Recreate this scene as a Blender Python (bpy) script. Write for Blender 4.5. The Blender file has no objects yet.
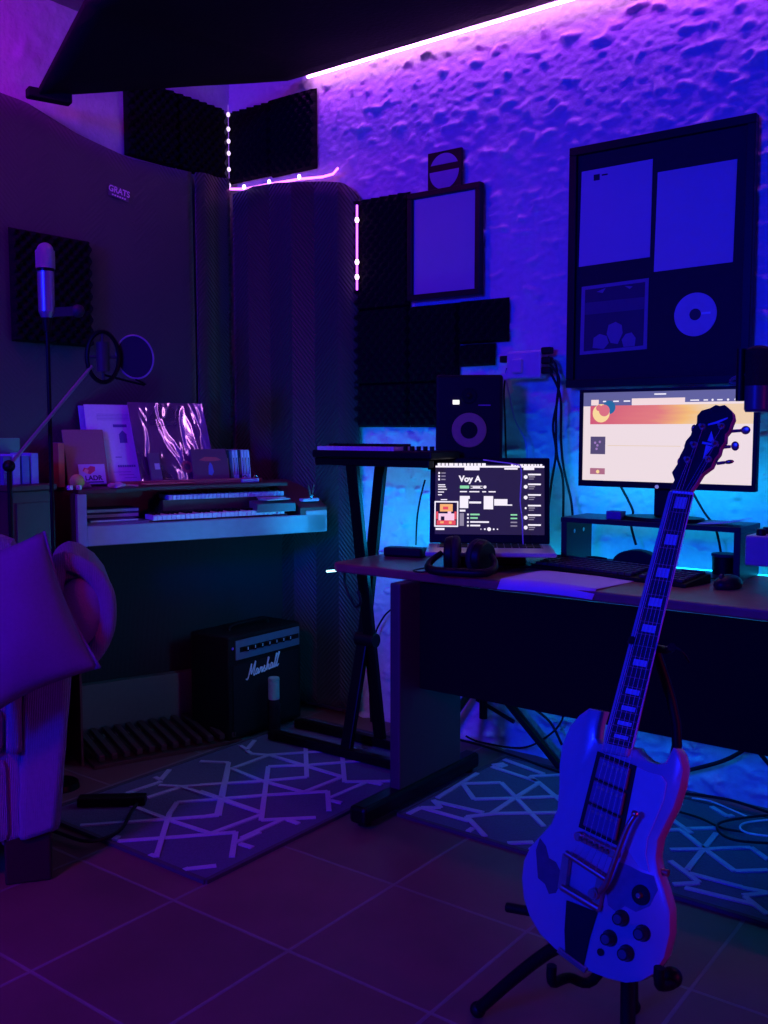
import bpy, bmesh, math, random
from mathutils import Vector, Matrix, noise
sc = bpy.context.scene
COL = sc.collection
V = Vector
# ------------------------------------------------------------ camera
CAM = V((0.0, 0.0, 1.23)); FPX = 968.0
PITCH = math.atan(82/968.0); YAW = math.radians(37.15)
cd = bpy.data.cameras.new('camera'); cam = bpy.data.objects.new('camera', cd); COL.objects.link(cam)
cd.sensor_fit = 'AUTO'; cd.sensor_width = 36.0; cd.lens = FPX/1024*36.0; cd.clip_start = .02
cam.location = CAM; cam.rotation_euler = (math.pi/2-PITCH, 0, YAW)
sc.camera = cam
# ------------------------------------------------------------ exposure, world, room light
sc.view_settings.view_transform = 'Standard'; sc.view_settings.look = 'None'
sc.view_settings.gamma = 1; sc.view_settings.exposure = 0.0; sc.view_settings.use_curve_mapping = False
w = bpy.data.worlds.new('world'); sc.world = w; w.use_nodes = True
w.node_tree.nodes['Background'].inputs[0].default_value = (.004, .004, .05, 1)
w.node_tree.nodes['Background'].inputs[1].default_value = 0.3
def area(name, loc, target, size, energy, color, sy=None, spread=180):
    l = bpy.data.lights.new(name, 'AREA'); l.energy = energy; l.color = color; l.spread = math.radians(spread)
    l.shape = 'RECTANGLE'; l.size = size; l.size_y = sy or size
    o = bpy.data.objects.new(name, l); COL.objects.link(o); o.location = loc
    o.rotation_euler = (V(target)-V(loc)).to_track_quat('-Z', 'Y').to_euler(); return o
BLUE = (.003, .010, 1.0); CYAN = (.004, .42, 1.0)
area('blue_room_lamp', (-1.3, -3.2, 2.4), (-1.5, 3.0, 1.2), .6, 265, BLUE)
area('magenta_side_lamp', (1.5, 1.5, 1.0), (-.55, 1.5, .75), .3, 1.5, (.8, .01, .25), spread=70)
area('violet_corner_lamp', (-1.5, -.9, 2.7), (-2.5, 1.2, .0), .4, 3.4, (.8, .01, .3), spread=60)
area('pink_strip_lamp', (-1.15, 3.135, 2.70), (-1.15, 3.20, 2.35), 3.4, 2.5, (.60, .05, 1), .02, 105)
area('magenta_left_lamp', (-2.95, 1.3, 2.72), (-3.31, 1.9, 2.3), 1.0, 6.0, (.62, .01, .7), .04, 150)
area('cyan_monitor_fill', (-1.2, 3.05, 1.06), (-1.2, 3.2, 1.02), .7, 1.3, CYAN, .12)  # added fill behind the monitor, widens the desk strip's cyan on the wall
area('cyan_laptop_fill', (-2.2, 2.95, .80), (-2.3, 3.2, .98), .7, 2.2, CYAN, .05)  # added fill, brightens the wall left of the laptop
area('cyan_desk_end_fill', (-2.05, 2.98, .84), (-3.0, 2.35, .72), .05, 1.3, CYAN, .4, 130)  # added fill past the desk end, tints organ and blanket cyan
area('cyan_strip_end_lamp', (-2.20, 2.46, .73), (-3.0, 2.5, .68), .05, 1.5, CYAN, .12)
area('cyan_under_desk_fill', (-1.2, 2.85, .68), (-1.2, 3.2, .25), 1.3, 2.0, (.004, .35, 1.0), .05)  # added unseen fill, spreads cyan over the lower wall and floor
STRIP_CEIL, STRIP_CORNER, STRIP_DESK, STRIP_LEFT = 17, 4, 7.0, 4

WY, WX, CZ = 3.20, -3.31, 2.85      # back wall, left wall, ceiling

# ------------------------------------------------------------ measuring helpers (points found on real planes)
_fw = V((-math.sin(YAW)*math.cos(PITCH), math.cos(YAW)*math.cos(PITCH), -math.sin(PITCH)))
_rt = V((math.cos(YAW), math.sin(YAW), 0)); _up = _rt.cross(_fw)
def ray(x, y): return _fw + _rt*((x-384)/FPX) + _up*((512-y)/FPX)
def on(ax, val, x, y):
    d = ray(x, y); return CAM + d*((val-CAM[ax])/d[ax])
def onp(p0, n, x, y):
    d = ray(x, y); n = V(n); return CAM + d*((V(p0)-CAM).dot(n)/d.dot(n))

# ------------------------------------------------------------ materials
MATS = {}
def mat(name, col, rough=.6, metal=0., bump=0., bscale=40., var=.12, emit=None, estr=0., coat=0., wave=None):
    if name in MATS: return MATS[name]
    m = bpy.data.materials.new(name); m.use_nodes = True; nt = m.node_tree; N = nt.nodes; L = nt.links
    b = N['Principled BSDF']; b.inputs['Roughness'].default_value = rough; b.inputs['Metallic'].default_value = metal
    b.inputs['Specular IOR Level'].default_value = .2 if max(col) < .06 else .5
    b.inputs['Coat Weight'].default_value = coat; b.inputs['Coat Roughness'].default_value = .08
    tc = N.new('ShaderNodeTexCoord'); nz = N.new('ShaderNodeTexNoise'); nz.inputs['Scale'].default_value = bscale
    nz.inputs['Detail'].default_value = 5; L.new(tc.outputs['Object'], nz.inputs['Vector'])
    mx = N.new('ShaderNodeMix'); mx.data_type = 'RGBA'
    mx.inputs[6].default_value = (*[c*(1-var) for c in col], 1); mx.inputs[7].default_value = (*[min(1, c*(1+var)) for c in col], 1)
    L.new(nz.outputs['Fac'], mx.inputs[0]); L.new(mx.outputs[2], b.inputs['Base Color'])
    if bump:
        bp = N.new('ShaderNodeBump'); bp.inputs['Strength'].default_value = bump; bp.inputs['Distance'].default_value = .01
        src = nz
        if wave:
            src = N.new('ShaderNodeTexWave'); src.inputs['Scale'].default_value = wave; src.inputs['Distortion'].default_value = 1.5
            L.new(tc.outputs['Object'], src.inputs['Vector'])
        L.new(src.outputs['Fac'], bp.inputs['Height']); L.new(bp.outputs[0], b.inputs['Normal'])
    if emit: b.inputs['Emission Color'].default_value = (*emit, 1); b.inputs['Emission Strength'].default_value = estr
    MATS[name] = m; return m
def emis(name, col, s, var=.0): return mat(name, (.02, .02, .02), .4, emit=col, estr=s)

black = mat('black_plastic', (.004, .004, .005), .45, bump=.05, bscale=200)
blackmetal = mat('black_metal', (.005, .005, .006), .35, .3, bump=.03, bscale=120)
darkgrey = mat('dark_grey_plastic', (.05, .05, .055), .5, bump=.05, bscale=150)
white = mat('white_paper', (.78, .78, .8), .7, bscale=30, var=.04)
chrome = mat('chrome', (.7, .7, .72), .18, 1, bscale=60)
gold = mat('dull_gold_hardware', (.55, .32, .22), .3, .9, bscale=60)
key_white = mat('ivory_keys', (.75, .75, .72), .35)
foam = mat('acoustic_foam', (.004, .004, .006), .95, bump=.3, bscale=90)
alum = mat('aluminium', (.62, .62, .64), .35, .6, bscale=90)
cablem = mat('cable_rubber', (.01, .01, .012), .5)
pcable = mat('pale_cable', (.65, .65, .7), .5)

# ------------------------------------------------------------ mesh builder
class B:
    def __init__(s): s.bm = bmesh.new(); s.mi = 0
    def _m(s, vs):
        fs = {f for v in vs for f in v.link_faces}
        for f in fs: f.material_index = s.mi
    def box(s, c, size, rot=None):
        M = Matrix.Translation(V(c)) @ (rot.to_4x4() if rot else Matrix()) @ Matrix.Diagonal((*size, 1))
        r = bmesh.ops.create_cube(s.bm, size=1, matrix=M); s._m(r['verts']); return s
    def bb(s, a, b): return s.box([(a[i]+b[i])/2 for i in range(3)], [abs(b[i]-a[i]) for i in range(3)])
    def beam(s, a, b, wd, th, upv=(0, 0, 1)):
        a = V(a); b = V(b); x = (b-a).normalized(); u = V(upv)
        if abs(x.dot(u)) > .98: u = V((1, 0, 0))
        y = u.cross(x).normalized(); z = x.cross(y)
        R = Matrix((x, y, z)).transposed()
        return s.box((a+b)/2, ((b-a).length, wd, th), R)
    def cyl(s, a, b, r0, r1=None, seg=20, cap=True):
        a = V(a); b = V(b); r1 = r0 if r1 is None else r1
        M = Matrix.Translation((a+b)/2) @ (b-a).to_track_quat('Z', 'Y').to_matrix().to_4x4()
        r = bmesh.ops.create_cone(s.bm, cap_ends=cap, segments=seg, radius1=r0, radius2=r1, depth=(b-a).length, matrix=M); s._m(r['verts']); return s
    def sph(s, c, r, sx=(1, 1, 1), seg=16):
        M = Matrix.Translation(V(c)) @ Matrix.Diagonal((sx[0], sx[1], sx[2], 1))
        q = bmesh.ops.create_uvsphere(s.bm, u_segments=seg, v_segments=seg//2+2, radius=r, matrix=M); s._m(q['verts']); return s
    def tube(s, pts, r, seg=8, smooth=4, closed=False):
        pts = [V(p) for p in pts]
        if smooth > 1 and len(pts) > 2:
            out = []; n = len(pts)
            rng = range(n if closed else n-1)
            for i in rng:
                if closed: p0, p1, p2, p3 = pts[i-1], pts[i], pts[(i+1) % n], pts[(i+2) % n]
                else: p0, p1, p2, p3 = pts[max(i-1, 0)], pts[i], pts[i+1], pts[min(i+2, n-1)]
                for k in range(smooth):
                    t = k/smooth
                    out.append(.5*((2*p1)+(-p0+p2)*t+(2*p0-5*p1+4*p2-p3)*t*t+(-p0+3*p1-3*p2+p3)*t**3))
            if not closed: out.append(pts[-1])
            pts = out
        n = len(pts); rings = []; ref = None
        for i, p in enumerate(pts):
            if closed: d = pts[(i+1) % n]-pts[i-1]
            else: d = pts[min(i+1, n-1)]-pts[max(i-1, 0)]
            if d.length < 1e-9: d = V((0, 0, 1))
            d.normalize()
            if ref is None: ref = d.orthogonal().normalized()
            x = (ref-d*ref.dot(d))
            x = x.normalized() if x.length > 1e-6 else d.orthogonal().normalized()
            ref = x; y = d.cross(x)
            rr = r if not callable(r) else r(i/(n-1))
            rings.append([s.bm.verts.new(p+x*(rr*math.cos(2*math.pi*k/seg))+y*(rr*math.sin(2*math.pi*k/seg))) for k in range(seg)])
        for i in range(n if closed else n-1):
            A, C = rings[i], rings[(i+1) % n]
            for k in range(seg):
                f = s.bm.faces.new((A[k], A[(k+1) % seg], C[(k+1) % seg], C[k])); f.material_index = s.mi
        if not closed:
            for q in (rings[0][::-1], rings[-1]):
                f = s.bm.faces.new(q); f.material_index = s.mi
        return s
    def prism(s, pts, off, inset=None, inmi=None):
        """polygon pts (3-D, planar) extruded by vector off"""
        pts = [V(p) for p in pts]; off = V(off)
        a = [s.bm.verts.new(p) for p in pts]; b = [s.bm.verts.new(p+off) for p in pts]
        n = len(a); fs = [s.bm.faces.new(a[::-1]), s.bm.faces.new(b)]
        for i in range(n): fs.append(s.bm.faces.new((a[i], a[(i+1) % n], b[(i+1) % n], b[i])))
        for f in fs: f.material_index = s.mi
        bmesh.ops.recalc_face_normals(s.bm, faces=fs)
        return fs
    def quadgrid(s, fn, nu, nv, closeu=False):
        g = [[s.bm.verts.new(fn(i/(nu if closeu else nu-1), j/(nv-1))) for j in range(nv)] for i in range(nu)]
        for i in range(nu if closeu else nu-1):
            for j in range(nv-1):
                f = s.bm.faces.new((g[i][j], g[(i+1) % nu][j], g[(i+1) % nu][j+1], g[i][j+1])); f.material_index = s.mi
        return g
    def build(s, name, mats, parent=None, smooth=False, bevel=0, world=False, subsurf=0, solid=0):
        if not isinstance(mats, (list, tuple)): mats = [mats]
        if parent is not None and world:
            M = parent.matrix_basis.copy(); p = parent.parent
            while p: M = p.matrix_basis @ M; p = p.parent
            s.bm.transform(M.inverted())
        me = bpy.data.meshes.new(name); s.bm.normal_update(); s.bm.to_mesh(me); s.bm.free()
        for m in mats: me.materials.append(m)
        o = bpy.data.objects.new(name, me); COL.objects.link(o)
        if parent: o.parent = parent
        if smooth:
            for p in me.polygons: p.use_smooth = True
            try: me.set_sharp_from_angle(angle=math.radians(40 if smooth is True else smooth))
            except Exception: pass
        if solid: q = o.modifiers.new('so', 'SOLIDIFY'); q.thickness = solid; q.offset = 0
        if bevel:
            q = o.modifiers.new('bv', 'BEVEL'); q.width = bevel; q.segments = 2; q.limit_method = 'ANGLE'; q.harden_normals = False
        if subsurf: q = o.modifiers.new('ss', 'SUBSURF'); q.levels = q.render_levels = subsurf
        return o
def tag(o, label, cat, group=None):
    o['label'] = label; o['category'] = cat
    if group: o['group'] = group
    return o
def empty(name, loc, label=None, cat=None, rz=0, group=None, rot=None):
    o = bpy.data.objects.new(name, None); COL.objects.link(o); o.location = loc; o.rotation_euler = rot or (0, 0, rz)
    o.empty_display_size = .05
    bpy.context.view_layer.update()
    if label: tag(o, label, cat, group)
    return o
def struct(o): o['kind'] = 'structure'; return o
def textmesh(body, size, shear=0, bold=0):
    cu = bpy.data.curves.new('t', 'FONT'); cu.body = body; cu.size = size; cu.shear = shear; cu.align_x = 'CENTER'; cu.align_y = 'CENTER'; cu.offset = bold
    ob = bpy.data.objects.new('t', cu); COL.objects.link(ob); bpy.context.view_layer.update()
    me = bpy.data.meshes.new_from_object(ob.evaluated_get(bpy.context.evaluated_depsgraph_get())); bpy.data.objects.remove(ob)
    return me
def addtext(b, body, size, M, shear=0, bold=0, depth=.0006):
    me = textmesh(body, size, shear, bold); n0 = len(b.bm.verts); b.bm.from_mesh(me); b.bm.verts.ensure_lookup_table()
    vs = b.bm.verts[n0:]
    for v in vs: v.co = M @ v.co
    b._m(vs)
def frame_mat(o, x, y):
    x = V(x).normalized(); y = V(y).normalized(); z = x.cross(y)
    M = Matrix((x, y, z)).transposed().to_4x4(); M.translation = V(o); return M

# ============================================================ SETTING
def wall_material():
    m = bpy.data.materials.new('stucco'); m.use_nodes = True; nt = m.node_tree; N = nt.nodes; L = nt.links
    b = N['Principled BSDF']; b.inputs['Roughness'].default_value = .75
    tc = N.new('ShaderNodeTexCoord'); n1 = N.new('ShaderNodeTexNoise'); n1.inputs['Scale'].default_value = 55; n1.inputs['Detail'].default_value = 6
    L.new(tc.outputs['Object'], n1.inputs['Vector'])
    rp = N.new('ShaderNodeValToRGB'); rp.color_ramp.elements[0].color = (.56, .56, .58, 1); rp.color_ramp.elements[1].color = (.74, .74, .76, 1)
    L.new(n1.outputs['Fac'], rp.inputs[0]); L.new(rp.outputs[0], b.inputs['Base Color'])
    bp = N.new('ShaderNodeBump'); bp.inputs['Strength'].default_value = .35; bp.inputs['Distance'].default_value = .008
    L.new(n1.outputs['Fac'], bp.inputs['Height']); L.new(bp.outputs[0], b.inputs['Normal'])
    return m
stucco = wall_material()
plain = mat('plain_plaster', (.3, .3, .32), .9, bump=.2, bscale=30)
def stucco_h(p):
    q = V((p[0]*16, p[1]*29, 3.1)); a = noise.turbulence(q, 3, False, noise_basis='PERLIN_ORIGINAL')
    c = noise.noise(V((p[0]*7, p[1]*9, 8)))
    v = max(0, min(1, (a-.22)*2.4)); return .020*v*(.65+.6*c) + .005*noise.noise(V((p[0]*50, p[1]*60, 1)))
bw = B(); nx, nz = 520, 360; x0, x1 = WX, 1.9
bw.quadgrid(lambda u, v: V((x0+(x1-x0)*u, WY-stucco_h((u*(x1-x0), v*CZ)), v*CZ)), nx*1, nz)
o = bw.build('wall_back', stucco, smooth=180); struct(o)
b = B(); b.quadgrid(lambda u, v: V((WX+.6*stucco_h((u*5.2+9, v*CZ)), -3.6+6.8*u, CZ*v)), 420, 180); struct(b.build('wall_left', stucco, smooth=180))
b = B(); b.bb((1.9, -3.6, 0), (1.95, WY, CZ)); struct(b.build('wall_right', plain))
b = B(); b.bb((WX, -3.65, 0), (1.9, -3.6, CZ)); struct(b.build('wall_front', plain))
b = B(); b.bb((WX-.05, -3.65, CZ), (1.95, WY+.05, CZ+.05)); struct(b.build('ceiling', mat('ceiling_plaster', (.25, .25, .27), .9, bump=.2, bscale=30)))
# terracotta tiles with grout as one surface
def tile_material():
    m = bpy.data.materials.new('terracotta_tiles'); m.use_nodes = True; nt = m.node_tree; N = nt.nodes; L = nt.links
    b = N['Principled BSDF']; tc = N.new('ShaderNodeTexCoord'); mp = N.new('ShaderNodeMapping')
    mp.inputs['Location'].default_value = (1.917+4.08, -1.615+4.2, 0)
    L.new(tc.outputs['Object'], mp.inputs['Vector'])
    br = N.new('ShaderNodeTexBrick'); br.offset = 0; br.squash = 1
    br.inputs['Scale'].default_value = 1; br.inputs['Brick Width'].default_value = .408; br.inputs['Row Height'].default_value = .42
    br.inputs['Mortar Size'].default_value = .006; br.inputs['Mortar Smooth'].default_value = .4; br.inputs['Bias'].default_value = 0
    br.inputs['Color1'].default_value = (.20, .095, .085, 1); br.inputs['Color2'].default_value = (.15, .075, .07, 1); br.inputs['Mortar'].default_value = (.23, .18, .19, 1)
    L.new(mp.outputs[0], br.inputs['Vector'])
    nz = N.new('ShaderNodeTexNoise'); nz.inputs['Scale'].default_value = 6; nz.inputs['Detail'].default_value = 6; L.new(tc.outputs['Object'], nz.inputs['Vector'])
    mx = N.new('ShaderNodeMix'); mx.data_type = 'RGBA'; mx.blend_type = 'MULTIPLY'; mx.inputs[0].default_value = .5
    L.new(br.outputs['Color'], mx.inputs[6]); L.new(nz.outputs['Fac'], mx.inputs[7]); L.new(mx.outputs[2], b.inputs['Base Color'])
    b.inputs['Roughness'].default_value = .5
    bp = N.new('ShaderNodeBump'); bp.inputs['Strength'].default_value = .4; bp.inputs['Distance'].default_value = .004; bp.invert = True
    L.new(br.outputs['Fac'], bp.inputs['Height']); L.new(bp.outputs[0], b.inputs['Normal'])
    return m
b = B(); b.bb((WX-.05, -3.65, -.05), (1.95, WY+.05, 0)); struct(b.build('floor', tile_material()))

# ============================================================ LED STRIPS
def led(name, pts, label, color, strength, r=.006, beads=None, beadcol=None, bs=0, cat='led strip'):
    root = empty(name, pts[0], label, cat)
    B_ = B(); B_.tube(pts, r, 6, 1); B_.build('strip_tape', emis(name+'_'+label[:12], color, strength), root, world=True)
    if beads:
        for p in beads:
            q = B(); q.sph(p, bs or .006, (1, 1, 1.3), seg=10); q.build('light_bead', emis('bead_'+label[:12], beadcol, min(strength, 3)*1.5), root, world=True)
    return root
PINK = (1, .25, 1)
led('led_strip', [(-2.80, 3.163, 2.710), (-1.6, 3.163, 2.712), (.6, 3.163, 2.714)], 'glowing pink white light strip along the top edge of the rough back wall', (.85, .28, 1), STRIP_CEIL, .006)
p0 = on(1, 3.17, 229, 108); p1 = on(1, 3.17, 229, 188)
vert = [p0.lerp(p1, t) for t in (0, .18, .36, .52, .7, .86, 1)]
p0 = V((WX+.058, 3.138, p0.z)); p1 = V((WX+.058, 3.138, p1.z))
led('led_strip', [p0, p1], 'short dotted light strip running down the room corner between the foam panels', (.3, .1, .8), 1.0, .0015, [p0.lerp(p1, t) for t in (.12, .3, .45, .6, .8, 1)], (.8, .6, 1), .0085)
hz = [on(1, 3.135, x, y) for x, y in ((230, 189), (245, 189), (270, 184), (300, 179), (322, 177), (333, 174), (338, 168))]
led('led_strip', hz, 'bright pink light strip running under the upper foam above the hanging blanket', (.8, .15, 1), STRIP_CORNER, .005, [hz[i]+V((0, -.005, .008)) for i in (1, 2, 3)], (.9, .6, 1), .008)
vz = [on(1, 3.13, 357, y) for y in (205, 220, 245, 262, 277, 290)]
led('led_strip', vz, 'vertical pink light strip glowing beside the right edge of the hanging blanket', (.5, .08, .8), 5, .004, [vz[i] for i in (1, 3, 4)], (1, .6, 1), .009)
CY = (.005, .50, .95)
led('led_strip', [(-2.14, 3.135, .768), (-.3, 3.135, .768)], 'cyan light strip hidden along the back edge of the desk', CY, STRIP_DESK, .008)
led('led_strip', [(WX+.03, .3, 2.80), (WX+.03, 1.95, 2.80)], 'magenta light strip along the top of the left wall above the dark canopy', (.6, .01, .55), STRIP_LEFT, .008)
led('led_strip', [(-2.165, 2.53, .742), (-2.165, 2.60, .738)], 'loose bright end of light strip dangling at the left end of the desk', (.4, .9, 1), 3, .004)

# ============================================================ CANOPY
cloth_d = mat('dark_canopy_cloth', (.008, .007, .012), .9, bump=.2, bscale=60)
A = V((-3.205, 2.14, 2.452)); Bp = V((-2.87, 3.115, 2.705)); Cp = V((.8, 3.115, 2.715)); D = V((.9, 1.6, 2.62)); Fp = V((-2.76, 2.03, 2.62))
b = B()
def can(u, v):
    far = Bp.lerp(Cp, u); near = Fp.lerp(D, u) if u > .0 else A.copy()
    near = A.lerp(Fp, min(1, u/.05)) if u < .05 else Fp.lerp(D, (u-.05)/.95)
    far = far if u > 0 else Bp.copy()
    p = near.lerp(far, v); p.z -= .05*math.sin(math.pi*v)*math.sin(math.pi*min(1, u*1.2)) * (1 if u > .05 else 0)
    p.z += .006*noise.noise(p*3); return p
b.quadgrid(can, 81, 16)
canopy = tag(b.build('ceiling_canopy', cloth_d, smooth=180, solid=.02), 'dark fabric canopy sagging under the ceiling across the top left of the view', 'canopy')
b = B(); b.beam(A+V((-.02, -.03, -.0)), A+V((.03, .12, .0)), .05, .035); b.build('canopy_hem', cloth_d, canopy, bevel=.006)

# ============================================================ BLANKETS / CURTAIN
def quilt_material(name, col, bst=.9):
    m = bpy.data.materials.new(name); m.use_nodes = True; nt = m.node_tree; N = nt.nodes; L = nt.links
    b = N['Principled BSDF']; b.inputs['Roughness'].default_value = .55; b.inputs['Base Color'].default_value = (*col, 1)
    b.inputs['Sheen Weight'].default_value = .3
    tc = N.new('ShaderNodeTexCoord'); sx = N.new('ShaderNodeSeparateXYZ'); L.new(tc.outputs['Object'], sx.inputs[0])
    def mth(op, a, b_=None, v=None):
        n = N.new('ShaderNodeMath'); n.operation = op; L.new(a, n.inputs[0])
        if b_ is not None: L.new(b_, n.inputs[1])
        if v is not None: n.inputs[1].default_value = v
        return n.outputs[0]
    s = mth('ADD', sx.outputs[0], sx.outputs[1])
    pp = mth('PINGPONG', s, v=.13)
    z = mth('ADD', sx.outputs[2], pp)
    st = mth('PINGPONG', z, v=.011)
    st2 = mth('MULTIPLY', st, v=60)
    bp = N.new('ShaderNodeBump'); bp.inputs['Strength'].default_value = bst; bp.inputs['Distance'].default_value = .02
    L.new(st2, bp.inputs['Height']); L.new(bp.outputs[0], b.inputs['Normal'])
    return m
quilt = quilt_material('quilted_moving_blanket', (.018, .018, .022), .42)
quilt_wall = quilt_material('wall_blanket_fabric', (.045, .028, .05), .12)
def hang(name, P, nu, nv, label, m, thick=.02, cat='blanket'):
    b = B(); b.quadgrid(P, nu, nv); return tag(b.build(name, m, smooth=180, solid=thick), label, cat)
# blanket on left wall: top edge sags
tops = [(.9, 2.50), (2.13, 2.43), (2.35, 2.37), (2.60, 2.33), (2.93, 2.345)]
def interp(t, P):
    for (a, za), (b_, zb) in zip(P, P[1:]):
        if t <= b_: return za+(zb-za)*(t-a)/(b_-a)
    return P[-1][1]
def PB(u, v):
    y = .9+2.03*u; zt = interp(y, tops); z = .05+(zt-.05)*v
    return V((WX+.035+.008*noise.noise(V((y*2, z, 4))), y, z))
wb = hang('wall_blanket', PB, 60, 30, 'large dark purple blanket covering the left wall behind the microphones', quilt_wall)
def PB2(u, v):
    y = 2.945+.19*u; zt = 2.345+.01*u; return V((WX+.05+.012*math.sin(u*7), y, .05+(zt-.05)*v))
hang('corner_blanket', PB2, 16, 20, 'narrow darker blanket strip hanging in the corner left of the big hanging blanket', quilt)
# GRATS label patch on blanket
b = B(); Mx = frame_mat(on(0, WX+.052, 119, 193), (0, .985, -.12), (0, .12, .985))
b.mi = 0; b.box((0, 0, 0), (1, 1, 1)); 
for v in b.bm.verts: v.co = Mx @ V((v.co.x*.098, v.co.y*.045, v.co.z*.002))
b.mi = 1; addtext(b, 'GRATS', .034, Mx @ Matrix.Translation((0, .006, .0016)), bold=.0008); [b.box(Mx @ V((-.03+.012*k, -.0155, .0016)), (.0008, .008, .006)) for k in range(6)]
b.build('sewn_label', [mat('label_back', (.12, .05, .16), .7), mat('label_thread', (.9, .55, .9), .6)], wb, world=True)
# big free hanging quilt in front of corner
ctop = [(235, 195), (255, 187), (280, 184), (325, 182), (343, 183), (348, 187), (353, 196)]
cY = 3.14
cw = [on(1, cY, x, y) for x, y in ctop]; ctx = [(p.x, p.z) for p in cw]
XR = ctx[-1][0]; XL = ctx[0][0]
def PC(u, v):
    x = XL+(XR-XL)*u; zt = interp(x, ctx); z = .04+(zt-.04)*v
    fold = .016*math.sin(u*9+.6)*(1-.3*v)
    y = cY-.01+fold*.7 + (0.05*max(0, (u-.86)/.14)**2)
    return V((x, y, z))
hang('hanging_blanket', PC, 60, 40, 'tall quilted zigzag blanket hanging in the corner behind the organ', quilt)

# ============================================================ FOAM PANELS
def foam_panel(c, axis, wd, ht, label, group=None, name='foam_panel'):
    """axis 'y' : on back wall (x right, facing -y); 'x': on left wall"""
    b = B(); n = max(4, int(round(wd/.03)))*4; k = max(4, int(round(ht/.03)))*4
    nu = int(wd/.0075)+1; nv = int(ht/.0075)+1
    def P(u, v):
        x = (u-.5)*wd; z = (v-.5)*ht
        e = .022*(.5+.5*math.sin(2*math.pi*x/.045)*math.sin(2*math.pi*z/.045))+.014
        if u in (0, 1) or v in (0, 1): e = 0
        return V((c[0]+x, c[1]-e, c[2]+z)) if axis == 'y' else V((c[0]+e, c[1]+x, c[2]+z))
    b.quadgrid(P, nu, nv)
    return tag(b.build(name, foam), label, 'acoustic foam', 'acoustic foam tiles on the walls')
yb = WY-.012
def fp_from(xa, xb, za, zb, label): return foam_panel(((xa+xb)/2, yb, (za+zb)/2), 'y', abs(xb-xa), abs(zb-za), label)
fp_from(-3.29, -3.035, 2.345, 2.66, 'dark foam tile high in the corner, just right of the dotted light strip')
fp_from(-3.03, -2.77, 2.335, 2.665, 'dark foam tile under the pink strip above the hanging blanket')
# column behind frame
f0 = on(1, WY-.03, 357, 200); f2 = on(1, WY-.03, 408, 190); f3 = on(1, WY-.03, 408, 306); f4 = on(1, WY-.03, 507, 300); f5 = on(1, WY-.03, 507, 341); f6 = on(1, WY-.03, 493, 365); pt = on(1, WY-.03, 440, 427)
xa = f0.x-.06; xm = f2.x; xc = f4.x; zt0 = f0.z; z1 = f3.z; z2 = f5.z; z3 = f6.z; zb = pt.z
xs_ = xa+(xm-xa)
fp_from(xa, xm, z1, zt0, 'dark foam tile left of the small black picture frame')
fp_from(xa, xm, z1-.305, z1, 'dark foam tile diagonally below the small frame, above the keyboard')
fp_from(xa, xm, zb, z1-.305, 'dark foam tile just above the bright wall patch and keyboard')
fp_from(xm+.005, xm+.235, z1-.305, z1-.002, 'dark foam tile directly below the small black frame')
fp_from(xm+.005, xm+.215, zb, z1-.305, 'dark foam tile behind the left side of the studio speaker')
fp_from(xm+.24, xc, z2, z1, 'short foam tile jutting out right below the small frame')
fp_from(xm+.24, f6.x, z3, z2-.003, 'small foam offcut under the short foam tile above the speaker')
# left wall foam (top) + square behind mic
for ya, ybb, lb in ((2.60, 2.87, 'dark foam tile high on the left wall, nearer one, over the blanket'), (2.875, 3.15, 'dark foam tile high on the left wall touching the corner')):
    foam_panel((WX+.008, (ya+ybb)/2, 2.51), 'x', ybb-ya, .32, lb)
q0 = on(0, WX+.05, 7, 222); q1 = on(0, WX+.05, 90, 347)
foam_panel((WX+.055, (q0.y+q1.y)/2, (q0.z+q1.z)/2-.01), 'x', q1.y-q0.y, .41, 'square black foam panel mounted behind the silver microphone')

# ============================================================ FRAMES
fr_black = mat('black_frame_wood', (.006, .006, .009), .4)
def qbox(b, X0, X1, Z0, Z1, y0, y1): b.bb((X0, y0, Z0), (X1, y1, Z1))
def picture_frame(name, X0, X1, Z0, Z1, bw_, label, depth=.03):
    y1 = WY-.016; y0 = y1-depth
    r = empty(name, ((X0+X1)/2, y1, Z0), label, 'picture frame')
    b = B(); qbox(b, X0, X1, Z1-bw_, Z1, y0, y1); qbox(b, X0, X1, Z0, Z0+bw_, y0, y1); qbox(b, X0, X0+bw_, Z0+bw_, Z1-bw_, y0, y1); qbox(b, X1-bw_, X1, Z0+bw_, Z1-bw_, y0, y1)
    b.build('frame', fr_black, r, world=True, bevel=.002)
    return r, y0, y1
yf = WY-.046
a0 = on(1, yf, 407, 195); a1 = on(1, yf, 480, 180); a2 = on(1, yf, 405, 302); 
r, y0, y1 = picture_frame('framed_certificate', a0.x, a1.x, a2.z+.003, (a0.z+a1.z)/2, .022, 'small black frame holding a plain pale certificate above the foam')
b = B(); qbox(b, a0.x+.02, a1.x-.02, a2.z+.023, a0.z-.02, y0+.016, y0+.02); b.build('certificate_paper', mat('certificate_white', (.42, .44, .5), .55, bscale=8, var=.06), r, world=True)
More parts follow.
